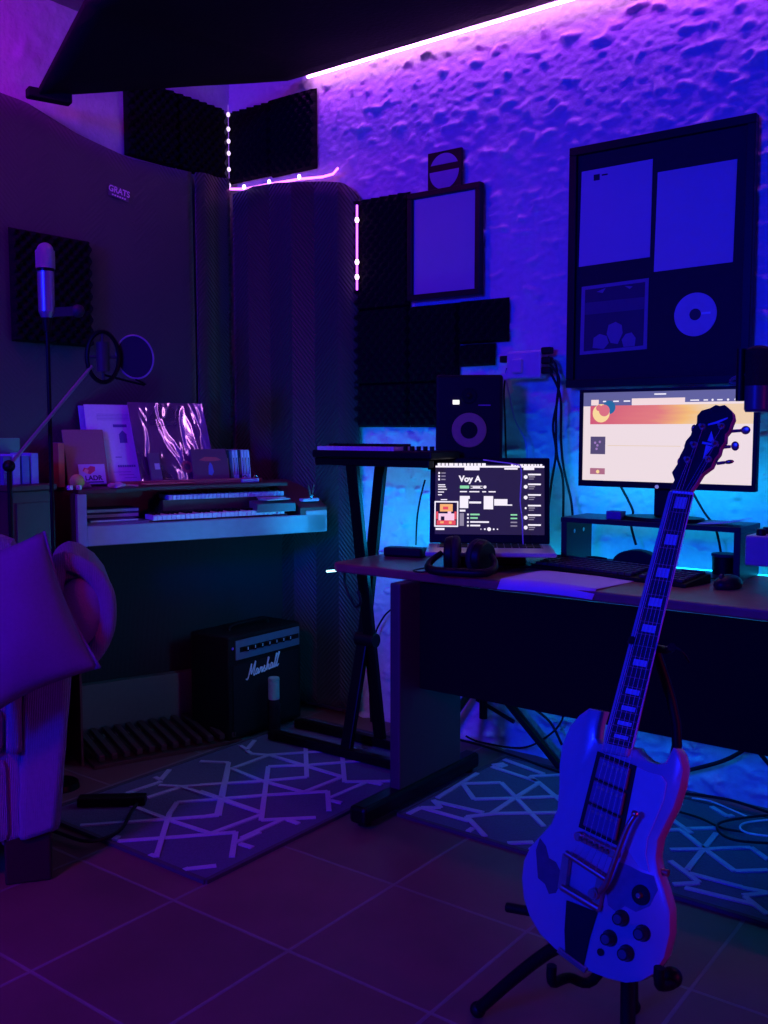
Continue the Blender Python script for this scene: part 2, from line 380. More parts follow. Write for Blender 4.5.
# mini picture
m0 = on(1, WY-.03, 428, 154); m1 = on(1, WY-.03, 461, 190)
r = empty('mini_picture', ((m0.x+m1.x)/2, WY-.02, m1.z), 'tiny square black picture with a pale disc above the small frame', 'picture')
b = B(); cxm = (m0.x+m1.x)/2; zt = m0.z; hw = (m1.x-m0.x)/2; b.bb((cxm-hw, WY-.03, zt-2*hw), (cxm+hw, WY-.018, zt)); b.build('backing', fr_black, r, world=True)
b = B(); zc = zt-hw; Y_ = WY-.031
for lo, hi in ((-1.0, .02), (.40, 1.0)):
    pts = []
    n = 24
    for i in range(n+1):
        z = lo+(hi-lo)*i/n; pts.append((math.sqrt(max(0, 1-z*z)), z))
    poly = [V((cxm+x*hw*.88, Y_, zc+z*hw*.88)) for x, z in pts]+[V((cxm-x*hw*.88, Y_, zc+z*hw*.88)) for x, z in reversed(pts)]
    poly = [p for i, p in enumerate(poly) if i == 0 or (p-poly[i-1]).length > 1e-5]
    if (poly[0]-poly[-1]).length < 1e-5: poly.pop()
    b.prism(poly, (0, -.001, 0))
b.build('pale_disc', mat('disc_print', (.35, .3, .45), .6), r, world=True)
# large frame
a0 = on(1, yf, 571, 149); a1 = on(1, yf, 757, 111); a2 = on(1, yf, 563, 388)
FX0, FX1, FZ1, FZ0 = a0.x-.004, a1.x, a0.z+.002, a2.z
r, y0, y1 = picture_frame('framed_display', FX0, FX1, FZ0, FZ1, .028, 'large black display frame with two letters, a photo and a disc', .035)
b = B(); qbox(b, FX0+.025, FX1-.025, FZ0+.025, FZ1-.025, y0+.016, y0+.02); b.build('mat_board', mat('navy_mat_board', (.016, .016, .03), .7), r, world=True)
yk = y0+.0155
def quadpoly(b, pts, th=.002): b.prism([on(1, yk, *p) for p in pts], (0, -th, 0))
letter = mat('letter_paper', (.5, .52, .58), .6, bscale=6, var=.06)
b = B(); quadpoly(b, [(582, 172), (653, 159), (650, 257), (579, 267)]); b.mi = 1; quadpoly(b, [(594, 175), (600, 174), (600, 180), (594, 181)], .0028)
quadpoly(b, [(602, 174.5), (608, 173.5), (608, 175), (602, 176)], .0026)
b.build('letter', [letter, mat('print_dark', (.02, .02, .04), .6)], r, world=True)
b = B(); quadpoly(b, [(658, 172.5), (737.5, 159), (733, 262), (654, 272)]); b.build('letter', letter, r, world=True)
b = B(); quadpoly(b, [(582, 287), (649, 278), (647, 349), (580, 355)]); b.mi = 1; quadpoly(b, [(585.5, 290), (645.5, 282), (643.5, 345.5), (584, 351.5)], .0026)
b.mi = 2; quadpoly(b, [(585.5, 303), (645, 297), (644.5, 309), (585, 315)], .003)
b.mi = 3
for pts in ([(593, 348), (594, 338), (600, 334), (607, 336), (609, 343), (604, 349)], [(624, 347), (622, 340), (626, 334), (632, 332.5), (636, 338), (635, 346)], [(607, 334), (609, 325), (616, 322), (622, 325), (623, 333), (618, 344), (611, 343)], [(597, 292), (606, 288), (603, 293)], [(625, 286), (633, 286.5), (630, 289)]): quadpoly(b, pts, .0034)
b.build('abstract_print', [mat('print_border', (.22, .24, .32), .6), mat('print_navy', (.03, .035, .06), .6), mat('print_mid', (.07, .08, .13), .6), mat('print_pale', (.2, .22, .3), .6)], r, world=True)
b = B(); c = on(1, yk, 695.5, 314.5); R_ = (on(1, yk, 717, 314).x-on(1, yk, 674.5, 314).x)/2
b.cyl(c, c+V((0, -.003, 0)), R_, seg=48); b.mi = 1; b.cyl(c+V((0, -.003, 0)), c+V((0, -.0036, 0)), R_*.27, seg=32); b.mi = 2; b.box(c+V((R_*.5, -.0034, .002)), (R_*.42, .0008, R_*.1))
b.build('compact_disc', [mat('disc_face', (.48, .5, .56), .35), mat('disc_hub', (.04, .04, .05), .5), mat('disc_mark', (.6, .9, .95), .4)], r, world=True, smooth=True)

# ============================================================ RUGS
rug_base = mat('rug_grey_pile', (.075, .09, .14), .95, bump=.5, bscale=160, var=.25)
rug_line = mat('rug_cream_line', (.36, .40, .5), .95, bump=.5, bscale=160, var=.15)
rug_edge = mat('rug_binding', (.05, .05, .06), .9)
def rug(X0, X1, Y0, Y1, segs, label):
    r = empty('lattice_rug', ((X0+X1)/2, (Y0+Y1)/2, 0), label, 'rug')
    b = B(); b.bb((X0, Y0, .001), (X1, Y1, .009))
    b.mi = 1; cl = lambda v, a, c: max(a+.012, min(c-.012, v))
    def inside(p): return X0+.012 < p.x < X1-.012 and Y0+.012 < p.y < Y1-.012
    for k, (a, c) in enumerate(segs):
        # clip by sampling
        n = 40; pts = [a.lerp(c, i/n) for i in range(n+1)]; ins = [p for p in pts if inside(p)]
        if len(ins) < 2: continue
        a2, c2 = ins[0], ins[-1]; d = (c2-a2); d.z = 0
        if d.length < .01: continue
        z = .0105+.0002*(k % 7)
        b.beam(V((a2.x, a2.y, z)), V((c2.x, c2.y, z)), .017, .004)
    b.build('pile', [rug_base, rug_line], r, world=True)
    b = B()
    for (p, q) in (((X0, Y0), (X1, Y0)), ((X0, Y1), (X1, Y1)), ((X0, Y0), (X0, Y1)), ((X1, Y0), (X1, Y1))): b.beam((*p, .006), (*q, .006), .014, .011)
    b.build('binding', rug_edge, r, world=True); return r
def segs_from(lst, s, ox, oy):
    out = []
    for pl in lst:
        P = [on(2, .01, x/s+ox, y/s+oy) for x, y in pl]
        out += list(zip(P, P[1:]))
    return out
SA = [[(255, 90), (390, 45)], [(365, 28), (385, 40), (420, 0)], [(335, 108), (465, 65), (768, 45)], [(380, 60), (465, 65)], [(465, 65), (768, 165)], [(645, 0), (610, 175), (410, 190), (60, 215)],
      [(768, 100), (450, 125), (420, 170), (370, 335)], [(275, 140), (410, 190), (580, 245)], [(205, 275), (420, 260), (675, 240), (660, 335)], [(580, 245), (768, 175)], [(675, 280), (768, 240)], [(690, 285), (740, 300)], [(450, 385), (600, 368)], [(60, 215), (370, 335)], [(480, 378), (520, 400)], [(200, 275), (225, 255)]]
SB = [[(155, 100), (180, 115), (210, 80)], [(180, 120), (195, 130), (260, 135), (555, 115)], [(130, 185), (265, 135), (550, 220)], [(0, 160), (110, 165), (65, 365), (0, 375)], [(115, 185), (240, 235), (400, 278)], [(0, 250), (240, 235), (410, 220), (405, 90)],
      [(720, 150), (410, 175), (262, 180), (235, 385), (445, 375)], [(0, 310), (240, 290), (490, 275), (495, 350)], [(0, 275), (230, 355)], [(400, 278), (535, 225)], [(545, 120), (555, 238), (745, 235)], [(500, 300), (650, 235)], [(500, 310), (545, 320)], [(160, 455), (325, 380), (380, 400)], [(640, 238), (700, 250)], [(555, 115), (600, 110)]]
s1 = segs_from(SA, 3.84, 60, 770)+segs_from(SB, 3.84, 200, 720)
# the hidden stretch under the armchair and far end repeats the lattice
rug(-2.69, -1.92, 1.73, 3.02, s1, 'grey blue lattice rug in front of the organ and amplifier')
SC = [[(40, 355), (100, 325), (195, 325), (160, 290)], [(100, 325), (330, 390)], [(160, 295), (400, 350)], [(180, 280), (430, 125), (500, 115)], [(300, 210), (485, 205), (690, 415)], [(300, 210), (355, 285), (560, 280), (768, 272)], [(440, 355), (560, 275), (665, 210)], [(430, 125), (660, 200), (768, 290)], [(320, 370), (345, 395), (410, 465)], [(320, 370), (450, 355), (768, 350)], [(500, 95), (690, 165)], [(625, 175), (660, 205)], [(625, 175), (768, 168)], [(450, 498), (640, 492)], [(440, 110), (480, 130), (510, 120)], [(320, 445), (350, 425)]]
SD = [[(140, 335), (385, 328)], [(150, 350), (300, 470), (510, 625), (737, 618)], [(70, 478), (300, 475), (460, 465), (620, 462), (737, 545)], [(385, 365), (185, 615)], [(70, 555), (265, 700)], [(90, 715), (265, 705)], [(200, 640), (560, 735), (737, 770)], [(170, 735), (640, 850), (737, 920)], [(565, 790), (737, 775)], [(580, 800), (680, 880)], [(350, 185), (460, 250), (500, 245)]]
s2 = segs_from(SC, 4.8, 400, 740); dx_ = V((.44, 0, 0))
s2 += [(a+dx_, c+dx_) for a, c in s2 if -1.36 < min(a.x, c.x)+.44 and max(a.x, c.x)+.44 < -.93]
rug(-1.775, -.56, 2.42, 3.10, s2+segs_from(SD, 6.82, 660, 780), 'grey lattice rug lying under the desk behind the guitar')

# ============================================================ DESK
wood = mat('desk_red_wood', (.22, .09, .07), .38, bump=.05, bscale=25, var=.3)
DX0, DX1, DY0, DY1, DZ = -2.15, -.42, 2.52, 3.12, .775
desk = empty('desk', ((DX0+DX1)/2, (DY0+DY1)/2, 0), 'long desk with red wood top, black front panel and black metal feet', 'desk')
b = B(); rr = .05; pts = []
for cx, cy, a0_ in ((DX1-rr, DY0+rr, -90), (DX1-rr, DY1-rr, 0), (DX0+rr, DY1-rr, 90), (DX0+rr, DY0+rr, 180)):
    for k in range(7):
        a = math.radians(a0_+15*k); pts.append(V((cx+rr*math.cos(a), cy+rr*math.sin(a), DZ-.03)))
b.prism(pts, (0, 0, .03)); b.build('tabletop', wood, desk, world=True, bevel=.006)
b = B(); b.bb((-1.79, DY0+.035, .385), (-.68, DY0+.055, DZ-.04)); b.build('modesty_panel', mat('panel_black_laminate', (.002, .002, .002), .8, bscale=60), desk, world=True, bevel=.002)
def leg(X):
    b = B(); b.bb((X-.02, DY0-.075, .07), (X+.02, DY0+.29, DZ-.03)); lg = b.build('leg', mat('leg_dark_metal', (.05, .055, .06), .6, .2, bscale=40), desk, world=True, bevel=.006)
    b = B(); b.bb((X-.032, DY0-.27, .02), (X+.032, DY0+.40, .075)); b.build('foot', blackmetal, lg, world=True, bevel=.012)
    for yy in (DY0-.23, DY0+.36):
        b = B(); b.cyl((X, yy, .009), (X, yy, .022), .022); b.build('glide', black, lg, world=True)
leg(-1.81); leg(-.52)
# loose sheet on front edge
def bent_sheet(name, quad, zt, label, m, drop=0):
    a, c, d, e = quad
    def P(u, v):
        p = a.lerp(c, u).lerp(e.lerp(d, u), v)
        z = zt+.004*math.sin(u*3+v*2)+.004
        z -= .028 if v == 0 else 0
        return V((p.x, p.y, z))
    b = B(); b.quadgrid(P, 14, 14); return b.build(name, m, smooth=180, solid=.0012)
lav = mat('violet_paper', (.55, .5, .75), .7, var=.04)
s = bent_sheet('paper_sheet', (on(1, 2.508, 497, 592), on(1, 2.508, 592, 605), on(2, DZ, 640, 580), on(2, DZ, 542, 573)), DZ+.001, '', lav)
tag(s, 'blank pale sheet of paper lying over the front edge of the desk', 'paper')

# ---------------- laptop on small stand
L0 = on(2, .842, 425, 551); L1 = on(2, .842, 557, 552.5); lx = (L1-L0); lx.z = 0; LW = lx.length; ang = math.atan2(lx.y, lx.x)
mid = (L0+L1)/2
back = V((-math.sin(ang), math.cos(ang), 0))
LD = .255
cen = mid+back*LD/2
st = empty('laptop_stand', (cen.x, cen.y, DZ), 'low black stand lifting the open laptop off the desk', 'stand', rz=ang)
b = B(); b.bb((-LW*.40, -.02, .038), (LW*.40, LD/2-.01, .048)); b.bb((-.12, .03, .006), (.12, .09, .038)); b.bb((-.14, -.01, 0), (.14, LD/2-.01, .006)); b.build('frame', black, st, bevel=.002)
lap = empty('laptop', (cen.x, cen.y, DZ+.049), 'open silver laptop showing a dark music page on its screen', 'laptop', rz=ang)
b = B(); b.bb((-LW/2, -LD/2, 0), (LW/2, LD/2, .015)); base = b.build('base', alum, lap, bevel=.005)
b = B(); b.bb((-LW*.42, -LD*.02, .0152), (LW*.42, LD*.40, .0158)); b.build('keyboard_well', mat('well_grey', (.22, .22, .24), .5), base)
b = B()
for r_ in range(6):
    y = -LD*.0+ .008+r_*LD*.066; n = 14
    for k in range(n):
        x = -LW*.405+(k+.5)*LW*.81/n; b.box((x, y, .017), (LW*.81/n*.85, LD*.052, .003))
b.build('keys', black, base)
b = B(); b.bb((-LW*.15, -LD*.45, .0152), (LW*.15, -LD*.08, .0157)); b.build('trackpad', mat('trackpad_alu', (.55, .55, .58), .3, .4), base)
tilt = math.radians(12)
LH = .300
lid = empty('lid', (0, LD/2-.004, .016), rot=(-tilt, 0, 0)); lid.parent = lap
b = B(); b.bb((-LW/2+.003, .0, 0), (LW/2-.003, .008, LH)); b.build('lid_shell', black, lid, bevel=.004)
scr_bg = emis('laptop_screen_dark', (.020, .013, .045), 1.0); scr_w = emis('laptop_screen_white', (.95, .88, 1), 1.0); scr_g = emis('laptop_screen_green', (.35, .9, .5), .8); scr_r = emis('laptop_art_red', (.8, .08, .1), 1.0); scr_o = emis('laptop_art_orange', (.95, .45, .15), 1.0); scr_p = emis('laptop_art_pink', (.95, .6, .8), 1.0); scr_gr = emis('laptop_grey', (.35, .3, .42), .8)
SW = LW*.90; SH = LH*.82; SZ = LH*.10
b = B(); b.bb((-SW/2, -.0008, SZ), (SW/2, 0, SZ+SH)); b.build('display', scr_bg, lid)
Ms = Matrix.Translation((-SW/2, -.0012, SZ+SH)) @ Matrix(((1, 0, 0, 0), (0, 0, -1, 0), (0, 1, 0, 0), (0, 0, 0, 1)))
# screen coords: px from crop 768x473 : x 50..665, y 60..415
def S(x, y): return ((x-50)/615*SW, -(y-58)/357*SH)
b = B()
def rect(x0, y0, x1, y1, mi):
    a = S(x0, y0); c = S(x1, y1); b.mi = mi
    vs = [b.bm.verts.new(Ms @ V(p)) for p in ((a[0], c[1], 0), (c[0], c[1], 0), (c[0], a[1], 0), (a[0], a[1], 0))]
    f = b.bm.faces.new(vs); f.material_index = mi
def disc(x, y, r, mi, n=14):
    c = S(x, y); rr_ = r/615*SW; vs = [b.bm.verts.new(Ms @ V((c[0]+rr_*math.cos(2*math.pi*k/n), c[1]+rr_*math.sin(2*math.pi*k/n), 0))) for k in range(n)]
    f = b.bm.faces.new(vs); f.material_index = mi
rnd = random.Random(4)
rect(50, 65, 665, 74, 0)
x = 62
while x < 340: w_ = rnd.randint(14, 26); rect(x, 52, x+w_, 66, 0); x += w_+5
x = 478
while x < 640: w_ = rnd.randint(10, 18); rect(x, 56, x+w_, 66, 0); x += w_+4
rect(215, 74, 300, 88, 0); rect(440, 76, 515, 84, 0); rect(548, 74, 608, 86, 0)
for y in (103, 119, 136): rect(66, y-5, 76, y+5, 0); rect(84, y-3, 108, y+3, 4)
for y, w_ in ((164, 40), (174, 44), (187, 50), (201, 34), (215, 22)): rect(66, y-3, 66+w_, y+2, 0)
rect(82, 237, 118, 242, 0)
b.mi = 0; c = S(246, 134); addtext(b, 'Voy A', 48/615*SW, Ms @ Matrix.Translation((c[0], c[1], 0)), bold=.0012)
rect(190, 167, 242, 182, 1); rect(250, 168, 318, 171, 0); rect(250, 179, 318, 182, 0); rect(262, 172, 305, 178, 0); disc(331, 174, 9, 0)
for x0_, x1_ in ((190, 230), (243, 300), (316, 338), (352, 392)): rect(x0_, 195, x1_, 201, 0)
rect(190, 220, 246, 235, 0); rect(190, 220, 238, 282, 0); rect(243, 248, 310, 258, 0); rect(325, 220, 378, 287, 0); rect(384, 235, 458, 262, 0); rect(384, 262, 485, 268, 0)
rect(190, 290, 222, 300, 0); rect(190, 308, 214, 372, 4)
for y, w_, mi in ((315, 52, 1), (333, 42, 1), (353, 105, 0), (371, 56, 0)): rect(232, y-5, 242, y+4, 0); rect(250, y-5, 250+w_, y+3, mi); rect(476, y-4, 513, y+3, 4 if mi == 0 else 1)
for x, r_ in ((332, 5), (356, 11), (382, 5), (403, 4), (310, 3)): disc(x, 388, r_, 0)
for y in (122, 172, 226, 280, 328, 378): disc(560, y, 11 if y != 280 else 6, 0); rect(573, y-17, 645, y-9, 0); rect(577, y-4, 612, y+2, 4); rect(577, y+8, 606, y+12, 4)
rect(47, 247, 182, 378, 0); rect(54, 254, 175, 371, 5)
for x0_, y0_, x1_, y1_, mi in ((78, 262, 150, 300, 6), (95, 275, 125, 290, 2), (70, 310, 160, 345, 3), (84, 325, 104, 352, 5), (122, 300, 142, 318, 3), (60, 345, 168, 368, 2), (80, 350, 100, 360, 6), (130, 350, 145, 362, 6), (56, 300, 68, 340, 2), (160, 300, 172, 340, 2)): rect(x0_, y0_, x1_, y1_, mi)
rect(55, 384, 105, 394, 0)
# lift layered art so that nothing is coplanar
for i, f in enumerate(b.bm.faces):
    pass
zi = 0
for f in b.bm.faces:
    zi += 1
    for v in f.verts: v.co.y -= .0000045*zi
b.build('screen_graphics', [scr_w, scr_g, scr_r, scr_p, scr_gr, emis('laptop_art_black', (.02, .01, .02), .6), scr_o], lid)

# ---------------- monitor riser
RX0, RX1, RY0, RY1, RZ = -1.475, -.885, 2.925, 3.125, .94
rs = empty('monitor_riser', ((RX0+RX1)/2, (RY0+RY1)/2, DZ), 'black shelf riser under the monitor with two side panels', 'monitor riser')
rb = mat('riser_black_board', (.02, .025, .03), .4, bscale=60)
b = B(); b.bb((RX0, RY0, RZ-.016), (RX1, RY1, RZ)); b.build('shelf_board', rb, rs, world=True, bevel=.0015)
for xx in (RX0, RX1-.02):
    b = B(); b.bb((xx, RY0+.004, DZ), (xx+.02, RY1, RZ-.016)); sp = b.build('side_panel', rb, rs, world=True, bevel=.0015)
    if xx == RX0:
        for yy, zz in ((RY0+.06, RZ-.05), (RY0+.13, RZ-.05)):
            b = B(); b.cyl((xx+.0195, yy, zz), (xx+.022, yy, zz), .007); b.build('cam_bolt', chrome, sp, world=True)
# ---------------- monitor
MY = 2.985
M0 = on(1, MY, 588, 390); M1 = on(1, MY, 760, 387); M2 = on(1, MY, 576, 486.5); M3 = on(1, MY, 753, 491)
MX0, MX1 = (M0.x+M2.x)/2-.008, (M1.x+M3.x)/2+.004; MZ1 = (M0.z+M1.z)/2+.003; MZ0 = (M2.z+M3.z)/2
mon = empty('monitor', ((MX0+MX1)/2, MY+.03, RZ), 'wide black monitor with a pale web page glowing on its screen', 'monitor')
bz = .013
b = B(); b.bb((MX0, MY, MZ0), (MX1, MY+.022, MZ1)); b.bb((MX0+.06, MY+.02, MZ0+.05), (MX1-.06, MY+.045, MZ1-.05)); b.build('housing', black, mon, world=True, bevel=.004)
b = B(); b.bb((MX0, MY-.007, MZ1-.010), (MX1, MY, MZ1)); b.bb((MX0, MY-.007, MZ0), (MX1, MY, MZ0+.02)); b.bb((MX0, MY-.007, MZ0+.02), (MX0+bz, MY, MZ1-.010)); b.bb((MX1-bz, MY-.007, MZ0+.02), (MX1, MY, MZ1-.010)); b.build('bezel', black, mon, world=True, bevel=.0015)
SX0, SX1, SZ0, SZ1 = MX0+bz, MX1-bz, MZ0+.02, MZ1-.010
E_ = lambda n, c, s=1.0: emis('monitor_'+n, c, s)
b = B(); b.bb((SX0, MY-.002, SZ0), (SX1, MY-.0004, SZ1)); b.build('display', E_('page', (.86, .72, .74), 1.0), mon, world=True)
def MP(u, v, k=0): return V((SX0+(SX1-SX0)*u, MY-.0026-.0002*k, SZ1-(SZ1-SZ0)*v))
def banner_mat():
    m = bpy.data.materials.new('monitor_banner'); m.use_nodes = True; N = m.node_tree.nodes; L = m.node_tree.links; b_ = N['Principled BSDF']
    b_.inputs['Base Color'].default_value = (.02, .02, .02, 1)
    tc = N.new('ShaderNodeTexCoord'); sx = N.new('ShaderNodeSeparateXYZ'); L.new(tc.outputs['Generated'], sx.inputs[0]); rp = N.new('ShaderNodeValToRGB')
    e = rp.color_ramp.elements; e[0].color = (.62, .09, .13, 1); e[1].color = (.85, .62, .35, 1); e[1].position = .75
    k = e.new(.4); k.color = (.75, .2, .15, 1); k = e.new(.6); k.color = (.9, .5, .12, 1)
    nz = N.new('ShaderNodeTexNoise'); nz.inputs['Scale'].default_value = 3; L.new(tc.outputs['Generated'], nz.inputs['Vector'])
    ad = N.new('ShaderNodeMath'); ad.operation = 'MULTIPLY_ADD'; ad.inputs[1].default_value = .25; L.new(nz.outputs['Fac'], ad.inputs[0]); L.new(sx.outputs[0], ad.inputs[2])
    sb = N.new('ShaderNodeMath'); sb.operation = 'SUBTRACT'; sb.inputs[1].default_value = .12; L.new(ad.outputs[0], sb.inputs[0]); L.new(sb.outputs[0], rp.inputs[0])
    L.new(rp.outputs[0], b_.inputs['Emission Color']); b_.inputs['Emission Strength'].default_value = 1; return m
def mrect(b, u0, v0, u1, v1, mi, k=0):
    vs = [b.bm.verts.new(MP(u, v, k)) for u, v in ((u0, v1), (u1, v1), (u1, v0), (u0, v0))]; f = b.bm.faces.new(vs); f.material_index = mi
def mdisc(b, u, v, r, mi, k=0, a0_=0, a1_=360):
    c = MP(u, v, k); n = 24; vs = [b.bm.verts.new(c+V((r*math.cos(math.radians(a0_+(a1_-a0_)*i/n)), 0, r*math.sin(math.radians(a0_+(a1_-a0_)*i/n))))) for i in range(n)]
    f = b.bm.faces.new(vs); f.material_index = mi
b = B(); mrect(b, .045, .15, 1, .36, 0, 0); b.build('banner', banner_mat(), mon, world=True)
b = B()
mrect(b, 0, 0, 1, .085, 0); mrect(b, 0, .085, .05, .155, 0, 0); mrect(b, .05, .075, .305, .15, 0, 0); mrect(b, .62, .085, 1, .125, 0, 1)
mrect(b, .05, .082, .098, .145, 1, 2); mrect(b, .305, .075, .62, .135, 1, 2)
for u0, u1 in ((.125, .145), (.19, .225), (.255, .295)): mrect(b, u0, .095, u1, .11, 2, 3)
mrect(b, .44, .025, .51, .04, 2, 3)
for u0, u1 in ((.65, .70), (.725, .75), (.80, .83), (.93, .96)): mrect(b, u0, .10, u1, .113, 2, 3)
for u in (.775, .86, .90): mdisc(b, u, .107, .0035, 2, 3)
mdisc(b, .165, .17, .022, 3, 3); mdisc(b, .115, .235, .030, 4, 4); mdisc(b, .135, .205, .019, 5, 5); mdisc(b, .10, .175, .010, 5, 5)
mrect(b, .05, .50, .145, .70, 6, 2); mrect(b, .05, .86, .145, .93, 7, 2)
mrect(b, .16, .598, .60, .603, 8, 2)
for u, v, mi in ((.08, .57, 9), (.095, .6, 9), (.11, .56, 9), (.09, .64, 9)): mdisc(b, u, v, .004, mi, 4)
mdisc(b, .10, .90, .006, 4, 4)
b.build('page_graphics', [E_('toolbar', (.12, .12, .3)), E_('tab', (.9, .7, .7)), E_('text', (.9, .85, .95)), E_('teal', (.02, .14, .32)), E_('moon', (.95, .68, .3)), E_('moon_shade', (.7, .16, .2)), E_('thumb', (.09, .07, .15)), E_('thumb_two', (.42, .15, .22)), E_('line', (.75, .55, .3)), E_('violet', (.35, .2, .5))], mon, world=True)
b = B(); cxn = on(1, MY+.03, 664, 500).x; b.bb((cxn-.034, MY+.03, RZ+.012), (cxn+.034, MY+.05, MZ0+.08)); b.build('neck', black, mon, world=True, bevel=.004)
b = B(); b.cyl((cxn, MY+.03, RZ), (cxn, MY+.03, RZ+.012), .135, .13, 40)
for v in b.bm.verts: v.co.y = MY+.03+(v.co.y-MY-.03)*.62
b.build('base', black, mon, world=True, smooth=True)
b = B(); b.cyl((cxn-.01, MY-.010, MZ0+.006), (cxn-.01, MY-.006, MZ0+.006), .006); b.build('power_badge', emis('monitor_power_led', (.3, .3, 1), .6), mon, world=True)

# ---------------- PC keyboard
KA = V((-1.53, 2.825, DZ)); KB_ = V((-.975, 2.725, DZ)); kd = (KB_-KA); KL = kd.length; ka = math.atan2(kd.y, kd.x)
kb = empty('computer_keyboard', (KA+KB_)/2, 'black full size computer keyboard in front of the monitor riser', 'keyboard', rz=ka)
b = B(); b.prism([V((-KL/2, -.0, 0)), V((-KL/2, .145, 0)), V((-KL/2, .145, .028)), V((-KL/2, 0, .012))], (KL, 0, 0)); b.build('case', black, kb, bevel=.003)
slope = (.028-.012)/.15; kcm = mat('keycap_charcoal', (.05, .04, .05), .45, bscale=100)
for c0, c1_ in ((0, 15), (16, 18), (19, 22)):
    b = B()
    for r_ in range(6):
        y = .014+r_*.0215+(.006 if r_ == 5 else 0)
        for k in range(c0, c1_):
            x = -KL/2+.012+(k+.5)*(KL-.024)/22; b.box((x, y, .014+y*slope+.003), ((KL-.024)/22*.84, .0175, .009))
    b.build('key_block', kcm, kb, bevel=.0015)
# mouse
mp_ = on(2, DZ, 728, 588)
ms = empty('computer_mouse', (mp_.x, mp_.y, DZ), 'black computer mouse at the right end of the desk', 'mouse', rz=-.25)
b = B(); b.sph((0, 0, .012), .05, (.66, 1.1, .56), 20)
for v in b.bm.verts: v.co.z = max(0, v.co.z)
b.build('shell', mat('mouse_black', (.02, .015, .02), .35), ms, smooth=True)
b = B(); b.cyl((-.004, -.033, .036), (.004, -.033, .036), .008); b.build('scroll_wheel', darkgrey, ms)
b = B(); b.tube([(0, .05, .01), (-.03, .09, .006), (-.12, .10, .004), (-.25, .06, .004)], .002); b.build('cord', cablem, ms)
# small jar behind mouse
j = on(2, DZ, 724, 574)
jr = empty('pencil_pot', (j.x, j.y+.0, DZ), 'small round black pot behind the computer mouse', 'pot')
b = B(); b.cyl((0, 0, 0), (0, 0, .055), .036, .038, 28); b.build('body', black, jr, smooth=True, bevel=.002)
b = B(); b.cyl((0, 0, .056), (0, 0, .066), .04, .04, 28); b.build('lid', darkgrey, jr, smooth=True, bevel=.002)
# hub and things under the riser
b = B(); u0 = on(1, 3.03, 636, 553); n = 24
dome = [V((u0.x+.083*math.cos(math.pi*k/n), 3.02, DZ+.060*math.sin(math.pi*k/n)**.8)) for k in range(n+1)]
b.prism(dome, (0, .05, 0)); tag(b.build('hard_drive_case', mat('case_black', (.012, .012, .015), .5), bevel=.006), 'black dome shaped case standing under the monitor riser', 'case')
b = B(); u1 = on(1, 3.0, 597, 549); b.bb((u1.x-.055, 2.965, DZ), (u1.x+.05, 3.05, DZ+.022)); hb = b.build('usb_hub', black, bevel=.004); tag(hb, 'flat black box under the left end of the monitor riser', 'hub')
b = B(); b.tube([(u1.x-.03, 2.99, DZ+.027), (u1.x, 2.975, DZ+.032), (u1.x+.04, 2.99, DZ+.027)], .005); b.build('cable_loop', cablem, hb)
# on the riser
p = on(1, RY0+.05, 616, 514); b = B(); b.bb((p.x-.026, RY0+.03, RZ), (p.x+.026, RY0+.07, RZ+.026)); tag(b.build('trinket_box', mat('violet_card', (.12, .07, .3), .6), bevel=.002), 'tiny violet box on the left side of the monitor riser', 'box')
p = on(2, RZ, 700, 523)
b = B(); b.quadgrid(lambda u, v: V((-1.02+.13*u, RY0+.01+.1*v+.02*u, RZ+.003+.016*u*u+.002*math.sin(3*v))), 8, 8); tag(b.build('folded_note', lav, smooth=180, solid=.001), 'curled violet paper note on the right side of the monitor riser', 'paper')

# ---------------- headphones
hp = on(2, DZ, 474, 573)
hd = empty('headphones', (hp.x-.005, hp.y-.042, DZ+.002), 'black over-ear headphones lying on the desk before the laptop', 'headphones', rz=.25); hd.scale = (1.06, 1.06, 1.06)
hm = mat('headphone_black', (.004, .004, .006), .45, bscale=80)
for sx, zc, rx in ((-.052, .058, .25), (.055, .052, -.3)):
    b = B(); d = V((math.cos(rx), math.sin(rx), 0)) * (1 if sx > 0 else -1)
    c = V((sx, 0, zc)); b.cyl(c-d*.012, c+d*.014, .055, .047, 32); cup = b.build('ear_cup', hm, hd, smooth=True, bevel=.005)
    b = B(); q = c-d*.02; t1 = d.orthogonal().normalized(); t2 = d.cross(t1)
    b.tube([q+t1*(.041*math.cos(a))+t2*(.041*math.sin(a)) for a in [2*math.pi*k/20 for k in range(20)]], .014, 10, 2, True); b.build('ear_pad', mat('pad_leather', (.02, .02, .025), .6, bump=.2), cup, smooth=True)
b = B(); b.tube([(-.075, .0, .06), (-.10, -.03, .035), (-.085, -.075, .018), (.0, -.085, .016), (.085, -.075, .018), (.10, -.03, .035), (.078, .0, .06)], lambda t: .008+.005*math.sin(math.pi*t), 10); b.build('headband', hm, hd, smooth=True)
b = B(); b.tube([(-.06, -.03, .012), (-.12, -.05, .005), (-.16, -.02, .004), (-.14, .06, .004)], .0022); b.build('cord', cablem, hd)
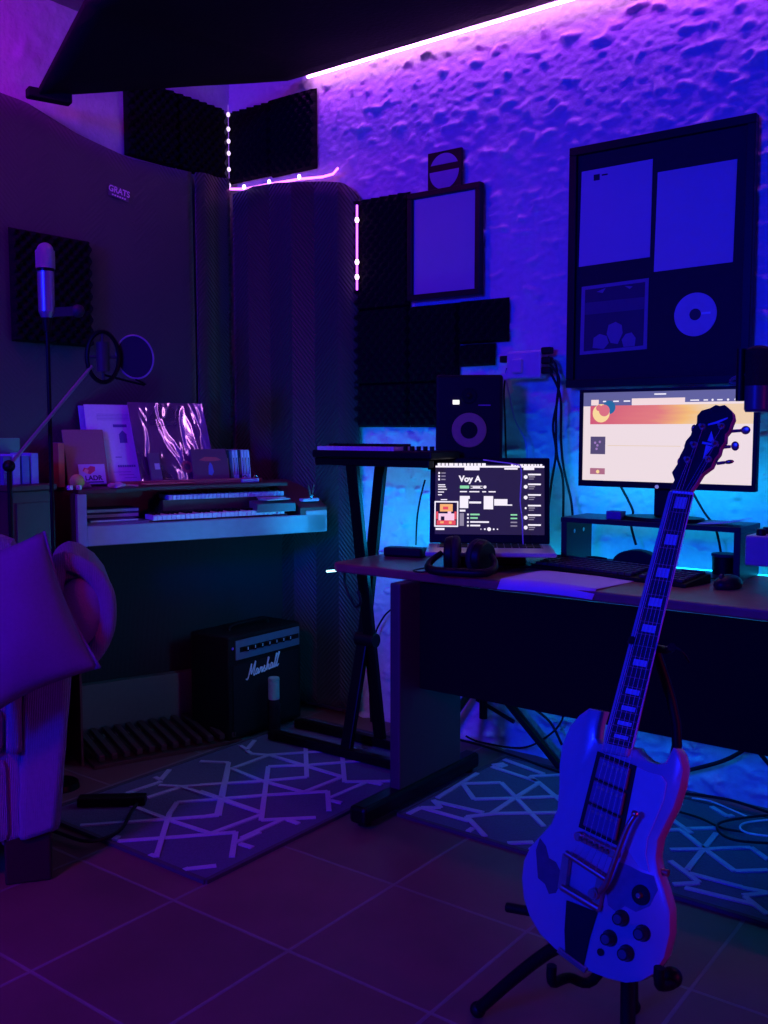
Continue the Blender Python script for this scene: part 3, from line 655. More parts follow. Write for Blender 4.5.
# ---------------- black box + cable clutter left of laptop
p = on(2, DZ, 402, 557)
b = B(); R3 = Matrix.Rotation(.25, 3, 'Z'); b.box((p.x, p.y+.02, DZ+.017), (.15, .06, .034), R3); ab = tag(b.build('power_adapter', black, bevel=.008), 'black power brick on the left end of the desk', 'power adapter')
b = B(); b.tube([(p.x-.07, p.y, DZ+.015), (p.x-.10, p.y+.0, DZ+.014), (p.x-.12, p.y+.03, DZ+.006), (p.x-.10, p.y+.07, DZ+.004)], .003); b.build('lead', pcable, ab)
p2 = on(2, DZ, 424, 556)
for k in range(2):
    b = B(); c = V((p2.x+.01*k, p2.y+.03+.01*k, DZ+.006+.009*k)); b.tube([c+V((.05*math.cos(a)*(1+.1*math.sin(3*a)), .033*math.sin(a), .003*math.sin(2*a+k))) for a in [2*math.pi*i/14 for i in range(14)]], .003, 6, 3, True)
    tag(b.build('coiled_cable', [pcable if k else cablem]), ('pale thin cable coiled on top of the dark one beside the laptop', 'dark cable coiled on the desk beside the power brick')[1-k], 'cable')

# ---------------- audio interface right end of the desk
p = on(2, DZ, 758, 580); ia = empty('audio_interface', (-.70, 2.86, DZ), 'violet grey audio device with small knobs at the right end of the desk', 'audio interface', rz=0)
b = B(); b.bb((-.125, -.09, .075), (.22, .14, .16)); b.build('case', mat('device_grey', (.3, .28, .34), .4), ia, bevel=.006)
for k in range(3):
    for q in range(2):
        b = B(); x = -.09+.05*k; y = -.06+.06*q; b.cyl((x, y, .16), (x, y, .178), .014, .012, 20); b.build('knob', black, ia, smooth=True, bevel=.002)
b = B(); b.bb((-.06, -.05, 0), (.18, .11, .075)); b.build('stand_foot', black, ia, bevel=.004)

# ---------------- studio speaker + stand
sp0 = on(1, 3.0, 471, 417); dv = V((-sp0.x, -sp0.y, 0)).normalized(); sa = math.atan2(dv.y, dv.x)+math.pi/2
zs0, zs1 = on(1, 3.0, 471, 461).z-.02, on(1, 3.0, 471, 376).z
spc = V((-1.885, 3.0, zs0))
spk = empty('studio_speaker', spc, 'black two way studio monitor speaker behind the laptop', 'speaker', rz=sa)
wS = .118; hS = zs1-zs0
b = B(); b.bb((-wS, -.09, 0), (wS, .10, hS)); b.build('cabinet', mat('speaker_vinyl', (.008, .006, .008), .5, bump=.1, bscale=150), spk, bevel=.010)
b = B(); zc = hS-.20+.005
b.cyl((0, -.088, zc), (0, -.097, zc), .062, .060, 40); b.build('woofer_ring', mat('woofer_yellow', (.42, .26, .15), .5), spk, smooth=True)
b = B(); b.cyl((0, -.097, zc), (0, -.099, zc), .030, .028, 32); b.build('dust_cap', black, spk, smooth=True)
b = B(); b.cyl((0, -.089, hS-.075), (0, -.094, hS-.075), .028, .025, 28); b.sph((0, -.092, hS-.075), .012, (1, .6, 1)); b.build('tweeter', black, spk, smooth=True)
b = B(); b.bb((-.058, -.0945, hS-.104), (-.035, -.0905, hS-.089)); b.build('power_logo', emis('speaker_led_white', (1, .98, .95), 1.6), spk)
b = B(); b.bb((.032, -.0912, hS-.109), (.075, -.0903, hS-.105)); b.build('badge_strip', mat('lettering_grey', (.35, .2, .35), .5), spk)
ss = empty('speaker_stand', (spc.x-.02, 3.0, 0), 'black tripod stand behind the desk holding the studio speaker', 'speaker stand')
b = B(); b.bb((-.1, -.09, zs0-.012), (.12, .1, zs0)); b.build('top_plate', blackmetal, ss, bevel=.002)
b = B(); b.cyl((0, .15, .12), (0, .15, zs0-.012), .016); b.beam((0, .15, zs0-.02), (0, 0, zs0-.02), .05, .015); b.build('pole', blackmetal, ss, smooth=True)
def world_leg(a, c, r_=.014):
    b = B(); b.tube([a, c], r_, 8, 1); b.build('tripod_leg', blackmetal, ss, world=True)
hub = V((ss.location.x, 3.15, .30)); q = on(1, 3.10, 561, 766); q.z = .016
world_leg(hub, q, .016); world_leg(hub, V((hub.x-.18, 3.10, .016))); world_leg(hub, V((hub.x-.02, 2.70, .016)))
b = B(); b.tube([(-.03, .15, .19), on(1, 3.14, 514, 722)-ss.location], .008, 8, 1); b.build('brace', blackmetal, ss)

# ---------------- white plug block on wall + hanging cables
pa = on(1, WY-.05, 509, 352); pb = on(1, WY-.05, 543, 381)
pw = empty('power_socket', ((pa.x+pb.x)/2, WY-.018, (pa.z+pb.z)/2), 'white wall socket block with plugs above the laptop', 'socket')
wp = mat('socket_white_plastic', (.6, .58, .62), .4)
b = B(); b.bb((pa.x, WY-.07, pb.z+.01), (pb.x, WY-.017, pa.z)); b.build('housing', wp, pw, world=True, bevel=.008)
for dx, dz in ((-.03, .02), (-.03, -.02), (.0, .02)):
    b = B(); X_ = pa.x-.005; 
    b.bb((X_-.03, WY-.06, pb.z+.03+dz*1.6+.01), (X_+.01, WY-.03, pb.z+.055+dz*1.6+.01)) if dx < 0 else b.bb((pa.x+.03, WY-.085, pb.z+.03), (pa.x+.07, WY-.068, pa.z-.03))
    b.build('plug', black if dx < 0 and dz > 0 else wp, pw, world=True, bevel=.004)
for k in range(3):
    b = B(); z_ = pb.z+.025+.035*k; b.bb((pb.x-.004, WY-.065, z_), (pb.x+.035, WY-.035, z_+.025)); b.build('plug', black, pw, world=True, bevel=.005)
def hung(name, px, r_, m, label, y=WY-.05):
    b = B(); b.tube([on(1, y+(.003*(i % 2)), *p) for i, p in enumerate(px)], r_, 7, 5); return tag(b.build(name, m, smooth=True), label, 'cable')
hung('hanging_cable', [(548, 357), (556, 366), (558, 395), (553, 425), (556, 452), (552, 480), (548, 510), (546, 530)], .0045, cablem, 'black cable hanging from the wall socket, ending nearest the laptop')
hung('hanging_cable', [(550, 364), (559, 378), (557, 400), (556, 420), (557, 455), (563, 480), (563, 525)], .0045, cablem, 'black cable hanging from the wall socket, middle of the three', WY-.06)
hung('hanging_cable', [(550, 372), (558, 388), (561, 405), (561, 440), (564, 470), (571, 500), (573, 522)], .0045, cablem, 'black cable hanging from the wall socket, ending at the monitor riser', WY-.07)
hung('charger_cable', [(511, 362), (506, 376), (510, 398), (515, 420), (525, 440), (527, 458), (525, 470)], .003, mat('lilac_cable', (.5, .4, .7), .5), 'thin lilac cable running from the wall socket down behind the laptop', WY-.06)
hung('speaker_cable', [(507, 368), (504, 390), (505, 420), (506, 455), (508, 480)], .0035, cablem, 'black cable hanging close beside the right side of the speaker', WY-.05)
lc = on(1, 2.9, 485, 461)
b = B(); bp_ = [onp(lap.location+back*.10, back, *p) for p in ((483, 459.5), (500, 462), (514, 464), (521, 469), (520, 500), (522, 520), (523, 545))]
bp_ = [p-back*.02 for p in bp_]; bp_ += [on(2, DZ+.006, 527, 561), on(2, DZ+.006, 550, 567)]
b.tube(bp_, .0022, 6, 4); tag(b.build('white_cable', pcable, smooth=True), 'thin pale cable draped over the laptop screen and down to the desk', 'cable')
hung('monitor_cable', [(620, 485), (628, 500), (633, 512), (631, 525), (636, 545)], .0045, cablem, 'black cable hanging behind the monitor, left of its neck', RY1+.012)
hung('monitor_cable', [(690, 488), (704, 512), (716, 530), (722, 560)], .004, cablem, 'black cable hanging behind the monitor, right of the guitar neck', RY1+.012)
hung('charging_lead', [(425, 480), (420, 500), (417, 520), (416, 545)], .0035, cablem, 'thin dark cable hanging beside the left edge of the laptop', 3.0)

# ---------------- MIDI keyboard on stand
KY = 2.70; k0 = on(1, KY, 312, 462); k1 = on(1, KY, 431, 464)
mk = empty('midi_keyboard', ((k0.x+k1.x)/2, KY+.12, k0.z), 'small dark MIDI keyboard on a stand left of the laptop', 'midi keyboard')
hx = (k1.x-k0.x)/2
b = B(); b.bb((-hx, -.12, .018), (hx, .06, .046)); b.build('case', black, mk, bevel=.005)
b = B(); n = 25
for i in range(n): 
    x = -hx+.025+(i+.5)*(hx*1.32)/n; b.box((x, -.055, .052), (hx*1.32/n*.9, .13, .014))
b.build('white_keys', key_white, mk, bevel=.0008)
b = B()
for i in range(n-1):
    if i % 7 in (2, 6): continue
    x = -hx+.025+(i+1)*(hx*1.32)/n; b.box((x, -.025, .062), (hx*1.32/n*.5, .08, .012))
b.build('black_keys', black, mk)
for k in range(6):
    b = B(); x = hx-.17+.028*k; b.cyl((x, -.07, .046), (x, -.07, .062), .008, seg=14); b.build('knob', black, mk, smooth=True)
ks = empty('keyboard_stand', (-2.25, 2.82, 0), 'black folding keyboard stand standing left of the desk', 'keyboard stand')
zt_ = k0.z+.017
XS = -2.215
def P_(px, py): return on(0, XS, px, py)
A0 = P_(352, 466); B0 = P_(388, 466); C_ = P_(370, 640); A1 = V((XS, 2.90, .035)); B1 = V((XS, 2.73, .035))
for X_ in (XS,):
    for a, m_, c, w_ in ((A0, C_, A1, .0), (B0, C_, B1, .03)):
        b = B(); a = a.copy(); a.z = zt_-.01; o_ = V((-w_, 0, 0)); b.beam(a+o_, m_+o_, .024, .048, (1, 0, 0)); b.beam(m_+o_, c+o_, .024, .048, (1, 0, 0)); b.build('post', blackmetal, ks, world=True, bevel=.004)
for yy, lbl in ((A0.y, 0), (B0.y, 1)):
    b = B(); b.bb((k0.x+.0, yy-.016, zt_-.028), (k1.x-.02, yy+.016, zt_)); 
    b.build('top_bar', blackmetal, ks, world=True, bevel=.004)
for xa_, ya_, xb_, yb_ in ((-2.60, 2.72, -1.96, 2.73), (-2.62, 2.895, -1.96, 2.90)):
    b = B(); b.beam((xa_, ya_, .0305), (xb_, yb_, .0305), .035, .035); b.build('floor_bar', blackmetal, ks, world=True, bevel=.005)
    for x_ in (xa_, xb_):
        b = B(); b.beam((x_-.02, ya_, .029), (x_+.02, ya_, .029), .046, .032); b.build('end_cap', black, ks, world=True, bevel=.004)
b = B(); b.cyl((XS-.06, C_.y, C_.z), (XS+.03, C_.y, C_.z), .028); b.build('pivot_knob', black, ks, world=True, smooth=True, bevel=.003)
b = B(); b.tube([(-2.19, 2.66, .735), (-2.20, 2.67, .68), (-2.17, 2.66, .64), (-2.15, 2.67, .60), (-2.12, 2.66, .62), (-2.13, 2.66, .66)], .005, 8, 5); tag(b.build('bundled_cable', cablem), 'bundled dark cable dangling from the left end of the desk', 'cable')
hung('wall_cable', [(393, 608), (383, 618), (374, 640), (370, 690), (372, 735)], .004, cablem, 'dark cable curving along the wall behind the left desk leg', WY-.04)
# floor / wall cables under the desk
hung('desk_cable', [(505, 640), (518, 690), (530, 705), (550, 722), (562, 745)], .005, cablem, 'dark cable drooping under the desk beside the diagonal stand leg', 3.12)
hung('desk_cable', [(566, 690), (562, 720), (545, 738), (520, 748), (480, 742), (466, 736)], .004, cablem, 'dark cable looping along the wall foot under the desk', 3.15)
hung('desk_cable', [(768, 733), (730, 758), (690, 770), (640, 782)], .007, cablem, 'thick dark cable sloping across the wall right of the guitar', 3.13)
hung('desk_cable', [(745, 738), (757, 750), (768, 763), (780, 775)], .007, cablem, 'short dark cable on the wall at the right edge under the desk', 3.11)
def floorcable(name, px, r_, m, label, z=.018):
    b = B(); b.tube([on(2, z+.002*(i % 2), *p) for i, p in enumerate(px)], r_, 7, 5); return tag(b.build(name, m, smooth=True), label, 'cable')
floorcable('floor_cable', [(640, 790), (690, 794), (730, 800), (768, 812), (800, 822)], .005, cablem, 'long dark cable lying along the wall foot right of the guitar')
floorcable('floor_cable', [(680, 812), (700, 818), (722, 828), (745, 832)], .004, cablem, 'dark cable crossing the rug from behind the guitar body')
floorcable('floor_cable', [(692, 798), (710, 801), (730, 809), (748, 817)], .0025, pcable, 'straight pale cable on the rug right of the guitar', .022)
floorcable('floor_cable', [(800, 818), (768, 820), (745, 823), (740, 828), (748, 833), (768, 836), (800, 838)], .003, pcable, 'pale cable coiled in a ring on the rug', .024)
floorcable('floor_cable', [(800, 812), (750, 817), (722, 822), (717, 828), (724, 836), (740, 841), (770, 843), (800, 842)], .004, cablem, 'dark cable coiled around the pale ring on the rug', .03)
floorcable('floor_cable', [(452, 738), (480, 745), (520, 758), (560, 772), (610, 782)], .005, cablem, 'dark cable lying along the wall foot left of the guitar', .012)

# ============================================================ ORGAN
OU = V((.35, .937, 0)).normalized(); OB = V((-.937, .35, 0)).normalized(); OO = V((-2.954, 2.09, 0))
orz = math.atan2(OU.y, OU.x)      # local x along the organ, local y towards the wall, z up
organ = empty('organ', OO, 'old two manual home organ standing against the left wall with books on top', 'organ', rz=orz)
owd = mat('organ_dark_wood', (.075, .03, .028), .5, bump=.05, bscale=20, var=.3)
ofr = mat('organ_grey_front', (.30, .31, .32), .45, bscale=30, var=.12)
ored = mat('organ_red_ledge', (.30, .06, .07), .4, bscale=20)
OL = 1.005
b = B(); b.bb((0, .0, .81), (OL, .34, .835)); b.build('key_bed', owd, organ, bevel=.002)
b = B(); b.bb((.028, -.004, .812), (OL-.0, .016, .885)); b.build('key_slip', ofr, organ, bevel=.003)
b = B(); b.bb((-.006, -.006, .81), (.028, .02, 1.0)); b.bb((-.006, .02, .80), (.012, .35, 1.0)); b.build('left_cheek', [ofr, owd], organ, bevel=.002)
b = B(); b.bb((-.008, .018, .0), (.0, .35, 1.0)); b.build('side_panel', owd, organ)
b = B(); b.prism([V((OL-.09, y, z)) for y, z in ((-.004, .812), (-.004, .90), (.06, .925), (.30, 1.0), (.31, 1.0), (.31, .812))], (.098, 0, 0)); b.build('right_cheek', ofr, organ, bevel=.004)
b = B(); b.prism([V((OL-.115, y, z)) for y, z in ((.0, .836), (.0, .915), (.06, .94), (.30, 1.016), (.31, 1.016), (.31, .836))], (.124, 0, 0)); b.build('cheek_moulding', owd, organ, bevel=.003)
b = B(); b.bb((0, .10, 1.0), (OL-.12, .355, 1.016)); b.prism([V((0, .0, 1.0)), V((.14, .0, 1.0)), V((.30, .10, 1.0)), V((0, .10, 1.0))], (0, 0, .016)); b.build('top_board', owd, organ, bevel=.003)
b = B(); b.bb((.16, .135, 1.016), (OL-.22, .17, 1.034)); b.build('music_ledge', ored, organ, bevel=.004)
b = B(); b.bb((.012, .26, .836), (OL-.12, .275, 1.0)); b.build('back_board', owd, organ)
def manual(name, u0, u1, y0, y1, z, ht):
    b = B(); b.bb((u0-.02, y0+.01, z-ht), (u1+.02, y1, z-.018)); kf = b.build('manual_frame', owd, organ)
    n = 30; wk = (u1-u0)/n
    b = B()
    for i in range(n): b.box((u0+(i+.5)*wk, (y0+y1)/2, z-.008), (wk*.88, y1-y0, .018))
    b.build('white_keys', key_white, kf, bevel=.001)
    b = B()
    for i in range(n-1):
        if i % 7 in (2, 6): continue
        b.box((u0+(i+1)*wk, y0+(y1-y0)*.68, z+.004), (wk*.5, (y1-y0)*.6, .012))
    b.build('black_keys', black, kf)
manual('lower', .28, .83, .022, .115, .908, .07)
manual('upper', .38, .88, .125, .24, .975, .13)
b = B(); b.bb((.03, .03, .835), (.27, .12, .893)); b.build('control_panel', mat('organ_control_grey', (.16, .17, .2), .4), organ, bevel=.003)
b = B(); b.bb((.02, .325, .0), (OL-.01, .34, .81)); b.build('kneehole_panel', mat('organ_ribbed_cloth', (.022, .03, .035), .85, bump=.4, bscale=60, wave=60), organ)
b = B(); b.bb((.0, .26, .0), (.54, .30, .235)); b.build('plinth', mat('organ_plinth', (.10, .11, .10), .7, bscale=50), organ, bevel=.002)
pedm = mat('pedal_dark_wood', (.07, .035, .035), .35, bscale=30)
b = B(); b.bb((.02, -.05, .002), (.60, .255, .014)); pb_ = b.build('pedal_frame', owd, organ)
for i in range(12):
    b = B(); u = .05+i*.047; b.beam((u, .25, .055), (u, -.04, .035), .022, .022); b.build('pedal', pedm, organ, bevel=.003)
b = B(); b.prism([V((OL-.30, y, z)) for y, z in ((.012, .902), (.012, .935), (.09, .945), (.09, .902))], (.17, 0, 0)); b.build('switch_block', mat('organ_switch_block', (.1, .11, .12), .4), organ)

def W_(u, d, z): return OO+OU*u+OB*d+V((0, 0, z))
def on_organ(px, py, d): return onp(OO+OB*d, OB, px, py)
TOPZ = 1.0165
def leaner(name, u0, wd, ht, th, d0, tilt_deg, m, label, cat, roll=0, z=TOPZ, yaw=0):
    r = empty(name, W_(u0+wd/2, d0, z+th*math.sin(math.radians(tilt_deg))), label, cat); r.rotation_euler = Matrix.Rotation(orz+math.radians(yaw), 3, 'Z').__matmul__(Matrix.Rotation(-math.radians(tilt_deg), 3, 'X')).__matmul__(Matrix.Rotation(math.radians(roll), 3, 'Y')).to_euler()
    bpy.context.view_layer.update()
    b = B(); b.bb((-wd/2, 0, .001), (wd/2, th, ht)); b.build('cover', m, r, bevel=min(.0015, th*.3)); return r
# brown folder with small CD-like sticker
fol = leaner('folder', .02, .155, .225, .012, .205, 20, mat('folder_brown', (.30, .13, .14), .75, bscale=120), 'brown folder leaning on the organ top with a decorated card on it', 'folder')
card = empty('decorated_card', fol.location, 'small white card with a red heart like picture in front of the brown folder', 'card'); card.rotation_euler = fol.rotation_euler
bpy.context.view_layer.update()
b = B(); b.bb((-.035, -.006, .004), (.065, -.003, .082)); b.build('backing', mat('card_pale', (.6, .5, .65), .4), card)
b = B(); b.mi = 0; b.prism([V((-.002+x, -.0062, .055+z)) for x, z in ((-.02, 0), (-.012, .014), (.0, .010), (.012, .02), (.03, .016), (.028, .0), (.008, -.014), (-.008, -.006))], (0, -.0008, 0))
b.mi = 1; b.prism([V((-.01+x, -.0072, .052+z)) for x, z in ((-.008, 0), (0, .012), (.012, .006), (.006, -.01))], (0, -.0005, 0))
b.mi = 2; addtext(b, 'LADR', .026, Matrix.Translation((.018, -.0064, .026)) @ Matrix.Rotation(math.pi/2, 4, 'X'), bold=.001); b.bb((-.02, -.0066, .008), (.055, -.0062, .013))
b.build('artwork', [mat('card_red', (.7, .08, .12), .4), mat('card_orange', (.95, .5, .3), .4), mat('card_ink', (.05, .03, .1), .5)], card)
# sheet music
for k, (du, dy, lb) in enumerate(((-.018, .014, 'pale sheet music booklet peeking out behind the front one on the organ'), (0, 0, 'white sheet music booklet with small printed lines on the organ'))):
    sh = leaner('sheet_music', .12+du, .21, .33 if k else .325, .006, .20+dy+.035, 19, mat('music_paper_%d' % k, (.62, .58, .7) if k else (.25, .3, .6), .7, bscale=90), lb, 'sheet music')
    if k:
        b = B(); b.mi = 0
        b.bb((.0, -.0008, .235), (.055, -.0002, .247)); b.bb((.02, -.0008, .17), (.05, -.0002, .205)); b.prism([V((.018, -.0002, .204)), V((.052, -.0002, .204)), V((.035, -.0002, .222))], (0, -.0006, 0))
        [b.bb((.0+.009*q, -.0008, .07), (.007+.009*q, -.0002, .079)) for q in range(8)]
        for q in range(5): b.bb((-.06, -.0006, .265+.006*q), (.07, -.0002, .266+.006*q))
        for q in range(3): b.bb((-.02+.02*q, -.0006, .05-.012*q), (.05+.01*q, -.0002, .0515-.012*q))
        b.bb((-.005, -.0006, .11), (.02, -.0002, .113))
        b.build('printing', mat('music_ink', (.12, .08, .3), .7), sh)
# glossy record sleeve
def sleeve_mat():
    m = bpy.data.materials.new('shrink_wrapped_sleeve'); m.use_nodes = True; N = m.node_tree.nodes; L = m.node_tree.links; b_ = N['Principled BSDF']
    tc = N.new('ShaderNodeTexCoord'); nz = N.new('ShaderNodeTexNoise'); nz.inputs['Scale'].default_value = 5; nz.inputs['Detail'].default_value = 3; L.new(tc.outputs['Object'], nz.inputs['Vector'])
    rp = N.new('ShaderNodeValToRGB'); e = rp.color_ramp.elements; e[0].color = (.06, .02, .10, 1); e[1].color = (.28, .05, .25, 1); e[0].position = .35; e[1].position = .7
    L.new(nz.outputs['Fac'], rp.inputs[0]); L.new(rp.outputs[0], b_.inputs['Base Color']); b_.inputs['Roughness'].default_value = .35
    b_.inputs['Coat Weight'].default_value = 1; b_.inputs['Coat Roughness'].default_value = .03; b_.inputs['Coat IOR'].default_value = 3.2
    mp = N.new('ShaderNodeMapping'); mp.inputs['Scale'].default_value = (10, 10, 4); mp.inputs['Rotation'].default_value = (0, .6, 0); L.new(tc.outputs['Object'], mp.inputs['Vector'])
    n2 = N.new('ShaderNodeTexNoise'); n2.inputs['Scale'].default_value = 1; n2.inputs['Detail'].default_value = 2; n2.inputs['Distortion'].default_value = .8; L.new(mp.outputs[0], n2.inputs['Vector'])
    bp = N.new('ShaderNodeBump'); bp.inputs['Strength'].default_value = .7; bp.inputs['Distance'].default_value = .01; L.new(n2.outputs['Fac'], bp.inputs['Height']); L.new(bp.outputs[0], b_.inputs['Coat Normal'])
    return m
rec = leaner('record_sleeve', .292, .325, .350, .004, .185, 23, sleeve_mat(), 'large shiny plastic wrapped record sleeve catching the light on the organ', 'record', yaw=4)
b = B(); pts = [V((.04+.026*math.cos(a), -.0006, .07+.026*math.sin(a))) for a in [2*math.pi*k/24 for k in range(24)]]; b.prism(pts, (0, -.0004, 0)); b.mi = 1
b.prism([V((.04+.014*math.cos(a), -.0011, .07+.014*math.sin(a))) for a in [2*math.pi*k/24 for k in range(24)]], (0, -.0004, 0)); b.build('printed_emblem', [mat('emblem_red', (.4, .06, .12), .4), mat('emblem_dark', (.1, .03, .08), .4)], rec)
bk = leaner('notebook', .325, .045, .13, .012, .150, 23, mat('notebook_purple', (.13, .06, .14), .6), 'small dark notebook leaning between the sheet music and the shiny record', 'book')
b = B(); b.bb((-.002, -.0008, .06), (.018, -.0002, .085)); b.build('paper_patch', mat('patch_pale', (.5, .5, .6), .6), bk)
dk = leaner('picture_card', .502, .155, .142, .006, .165, 17, mat('card_dark_red', (.12, .04, .09), .45, bscale=40), 'dark red picture card leaning against the lower right of the record', 'card')
b = B(); b.prism([V((x, -.0002, z)) for x, z in ((-.045, .095), (-.02, .108), (.03, .106), (.05, .094), (.02, .09), (-.02, .09))], (0, -.0006, 0)); b.mi = 1
b.prism([V((x, -.0002, z)) for x, z in ((-.012, .035), (.002, .03), (.012, .045), (.008, .075), (.0, .085), (-.008, .07))], (0, -.0007, 0)); b.build('motif', [mat('motif_red', (.5, .08, .1), .5), mat('motif_blue', (.12, .15, .5), .5)], dk)
# CD cases row
cdc = [(.02, .02, .03), (.08, .1, .2), (.55, .6, .7), (.5, .55, .65), (.02, .03, .05), (.6, .62, .7), (.45, .5, .62), (.58, .6, .68)]
nm = ['black', 'navy', 'pale', 'light grey', 'dark', 'white', 'silver', 'bright white']; pos = ['leftmost', 'second from the left', 'third from the left', 'fourth from the left', 'fifth from the left', 'third from the right', 'second from the right', 'rightmost']
for k in range(8):
    r = empty('compact_disc_case', W_(.668+.0132*k, .20, TOPZ), '%s disc case, %s in the upright row on the organ' % (nm[k], pos[k]), 'disc case', group='row of disc cases on the organ', rot=(0, -.07, orz))
    b = B(); b.bb((-.0055, 0, .002), (.0055, .12, .132)); b.build('case', mat('cd_case_%d' % k, cdc[k], .35), r, bevel=.0008)
    b = B(); b.bb((-.0045, -.0006, .01), (.0045, .0, .124)); b.mi = 1; b.bb((-.002, -.001, .03), (.002, -.0006, .1)); b.build('spine_insert', [mat('cd_spine_%d' % k, [min(1, c*1.15) for c in cdc[k]], .5), mat('cd_ink_%d' % (k % 2), (.05, .05, .2) if k % 2 else (.3, .1, .1), .6)], r)
# small things right of CDs
r = empty('metal_trinket', W_(.735, .13, TOPZ), 'small pale trinket with two tiny rings before the row of disc cases', 'trinket', rz=orz)
b = B(); b.bb((-.045, -.01, 0), (.03, .02, .016)); b.build('base', mat('trinket_blue', (.3, .35, .5), .4), r, bevel=.004)
for x in (-.03, .02):
    b = B(); b.tube([V((x+.010*math.cos(a), -.0, .018+.010*math.sin(a))) for a in [2*math.pi*k/12 for k in range(12)]], .003, 6, 1, True); b.build('ring', chrome, r)
r = empty('clothes_peg', W_(.955, .03, .945), 'tiny dark clip standing open on the right cheek of the organ', 'clip', rz=orz)
for s in (-1, 1):
    b = B(); b.beam((0, 0, 0), (.014*s, 0, .06), .008, .006); b.build('jaw', mat('peg_dark', (.06, .03, .03), .5), r)
b = B(); b.cyl((0, -.006, .012), (0, .006, .012), .007); b.build('spring', chrome, r)
# papers in the key recess
def slab(name, u, d, z, sz, col, label, cat='book', ry=0, mname=None):
    r = empty(name, W_(u, d, z), label, cat, rz=orz+ry); b = B(); b.bb((-sz[0]/2, -sz[1]/2, 0), (sz[0]/2, sz[1]/2, sz[2])); b.build('cover', mat(mname or label[:18], col, .5), r, bevel=.001)
    b = B(); b.bb((-sz[0]/2+.002, -sz[1]/2-.0004, sz[2]*.15), (sz[0]/2-.003, -sz[1]/2+.002, sz[2]*.8)); b.build('pages', mat('page_edges', (.5, .48, .5), .8), r); return r
slab('book', .15, .18, .90, (.22, .12, .018), (.05, .04, .10), 'dark closed book lying inside the organ key recess, lower one')
slab('book', .165, .19, .919, (.20, .11, .015), (.12, .05, .16), 'dark violet book lying on another book inside the organ recess')
slab('book', .14, .07, .8935, (.18, .07, .008), (.22, .05, .2), 'thin reddish booklet lying on the organ control panel')
slab('booklet', .80, .055, .9475, (.12, .06, .006), (.25, .4, .35), 'greenish booklet lying at the right end of the organ keys', 'booklet', .2)
slab('booklet', .79, .06, .954, (.11, .05, .005), (.45, .15, .3), 'pinkish booklet lying on the greenish one by the organ keys', 'booklet', -.15)
slab('cassette_case', .955, .045, .9335+.003, (.075, .035, .012), (.35, .45, .6), 'pale blue cassette case on the right end of the organ', 'cassette', .0)
# small objects on left top
b = B(); c = W_(.012, .055, TOPZ+.0275); b.sph(c, .0265, seg=24); tb = b.build('tennis_ball', mat('ball_yellow', (.62, .62, .12), .9, bump=.4, bscale=250), smooth=True); tag(tb, 'yellow ball at the left front corner of the organ top', 'ball')
for k, (u, d) in enumerate(((-.03, .07), (-.035, .028))):
    pass
for k, (u, lb) in enumerate(((.045, 'white die right of the yellow ball'), (.018, 'white die'))):
    pass
for k, (px_, lb) in enumerate(((61, 'left one of two small white dice in front of the yellow ball'), (70, 'right one of two small white dice in front of the yellow ball'))):
    q = onp(W_(0, .015, 0), OB, px_+9, 489); q.z = TOPZ
    r = empty('die', q, lb, 'die', rz=.3*k+.2); b = B(); b.bb((-.008, -.008, 0), (.008, .008, .016)); b.build('cube', white, r, bevel=.002)
    b = B()
    for dx, dz in ((-.003, .005), (.003, .011)): b.sph((dx, -.008, dz), .0013, seg=6)
    b.sph((0, 0, .016), .0014, seg=6); b.build('pips', black, r)
r = empty('crumpled_wrapper', W_(.155, .05, TOPZ), 'crumpled pink wrapper on the organ top beside the decorated card', 'wrapper', rz=orz)
b = B(); b.sph((0, 0, .010), .022, (1.6, .7, .5), 14)
for v in b.bm.verts: v.co += V((1, 1, .6))*(.008*noise.noise(v.co*90)); v.co.z = max(v.co.z, 0)
b.build('foil', mat('wrapper_pink', (.6, .25, .45), .35, bump=.5), r)
b = B(); b.tube([(.03, 0, .006), (.05, .01, .008), (.08, -.002, .005)], .004, 6); b.build('twist', mat('wrapper_red', (.6, .15, .2), .4), r)
pen = B(); a_, c_ = W_(.27, .12, TOPZ+.006), W_(.46, .125, TOPZ+.006); pen.cyl(a_, c_, .005); pen.cyl(c_, c_+(c_-a_).normalized()*.02, .005, .001); tag(pen.build('pencil', mat('pencil_red', (.5, .08, .08), .4)), 'red pencil lying on the organ top before the record', 'pencil')

# ---------------- side cabinet and things left of the organ
cab = empty('side_cabinet', (-3.13, 1.95, 0), 'dark wooden side cabinet between the organ and the left wall edge', 'cabinet')
b = B(); b.bb((-.14, -.09, .02), (.13, .075, 1.02)); b.build('body', owd, cab, bevel=.003)
b = B(); b.bb((-.145, -.10, 1.02), (.14, .08, 1.04)); b.build('top', owd, cab, bevel=.003)
b = B(); b.bb((.13, -.08, .06), (.138, .065, .98)); dd = b.build('door', mat('cabinet_door', (.06, .03, .03), .5), cab, bevel=.002)
b = B(); b.cyl((.138, -.06, .6), (.155, -.06, .6), .01); b.build('knob', chrome, dd)
cz = 1.0405
bkc = [((.10, .14, .3), 'dark blue book, nearest of the upright books on the side cabinet'), ((.3, .4, .65), 'pale blue book in the upright row on the side cabinet'), ((.12, .2, .45), 'mid blue book standing beside the pale blue one'), ((.25, .35, .6), 'light blue book at the right end of the cabinet row'), ((.10, .4, .2), 'green book standing behind the blue ones'), ((.5, .2, .08), 'orange book standing beside the brown folder')]
qq = [(20, .03, .10), (30, .022, .105), (37, .014, .10), (43, .016, .108)]
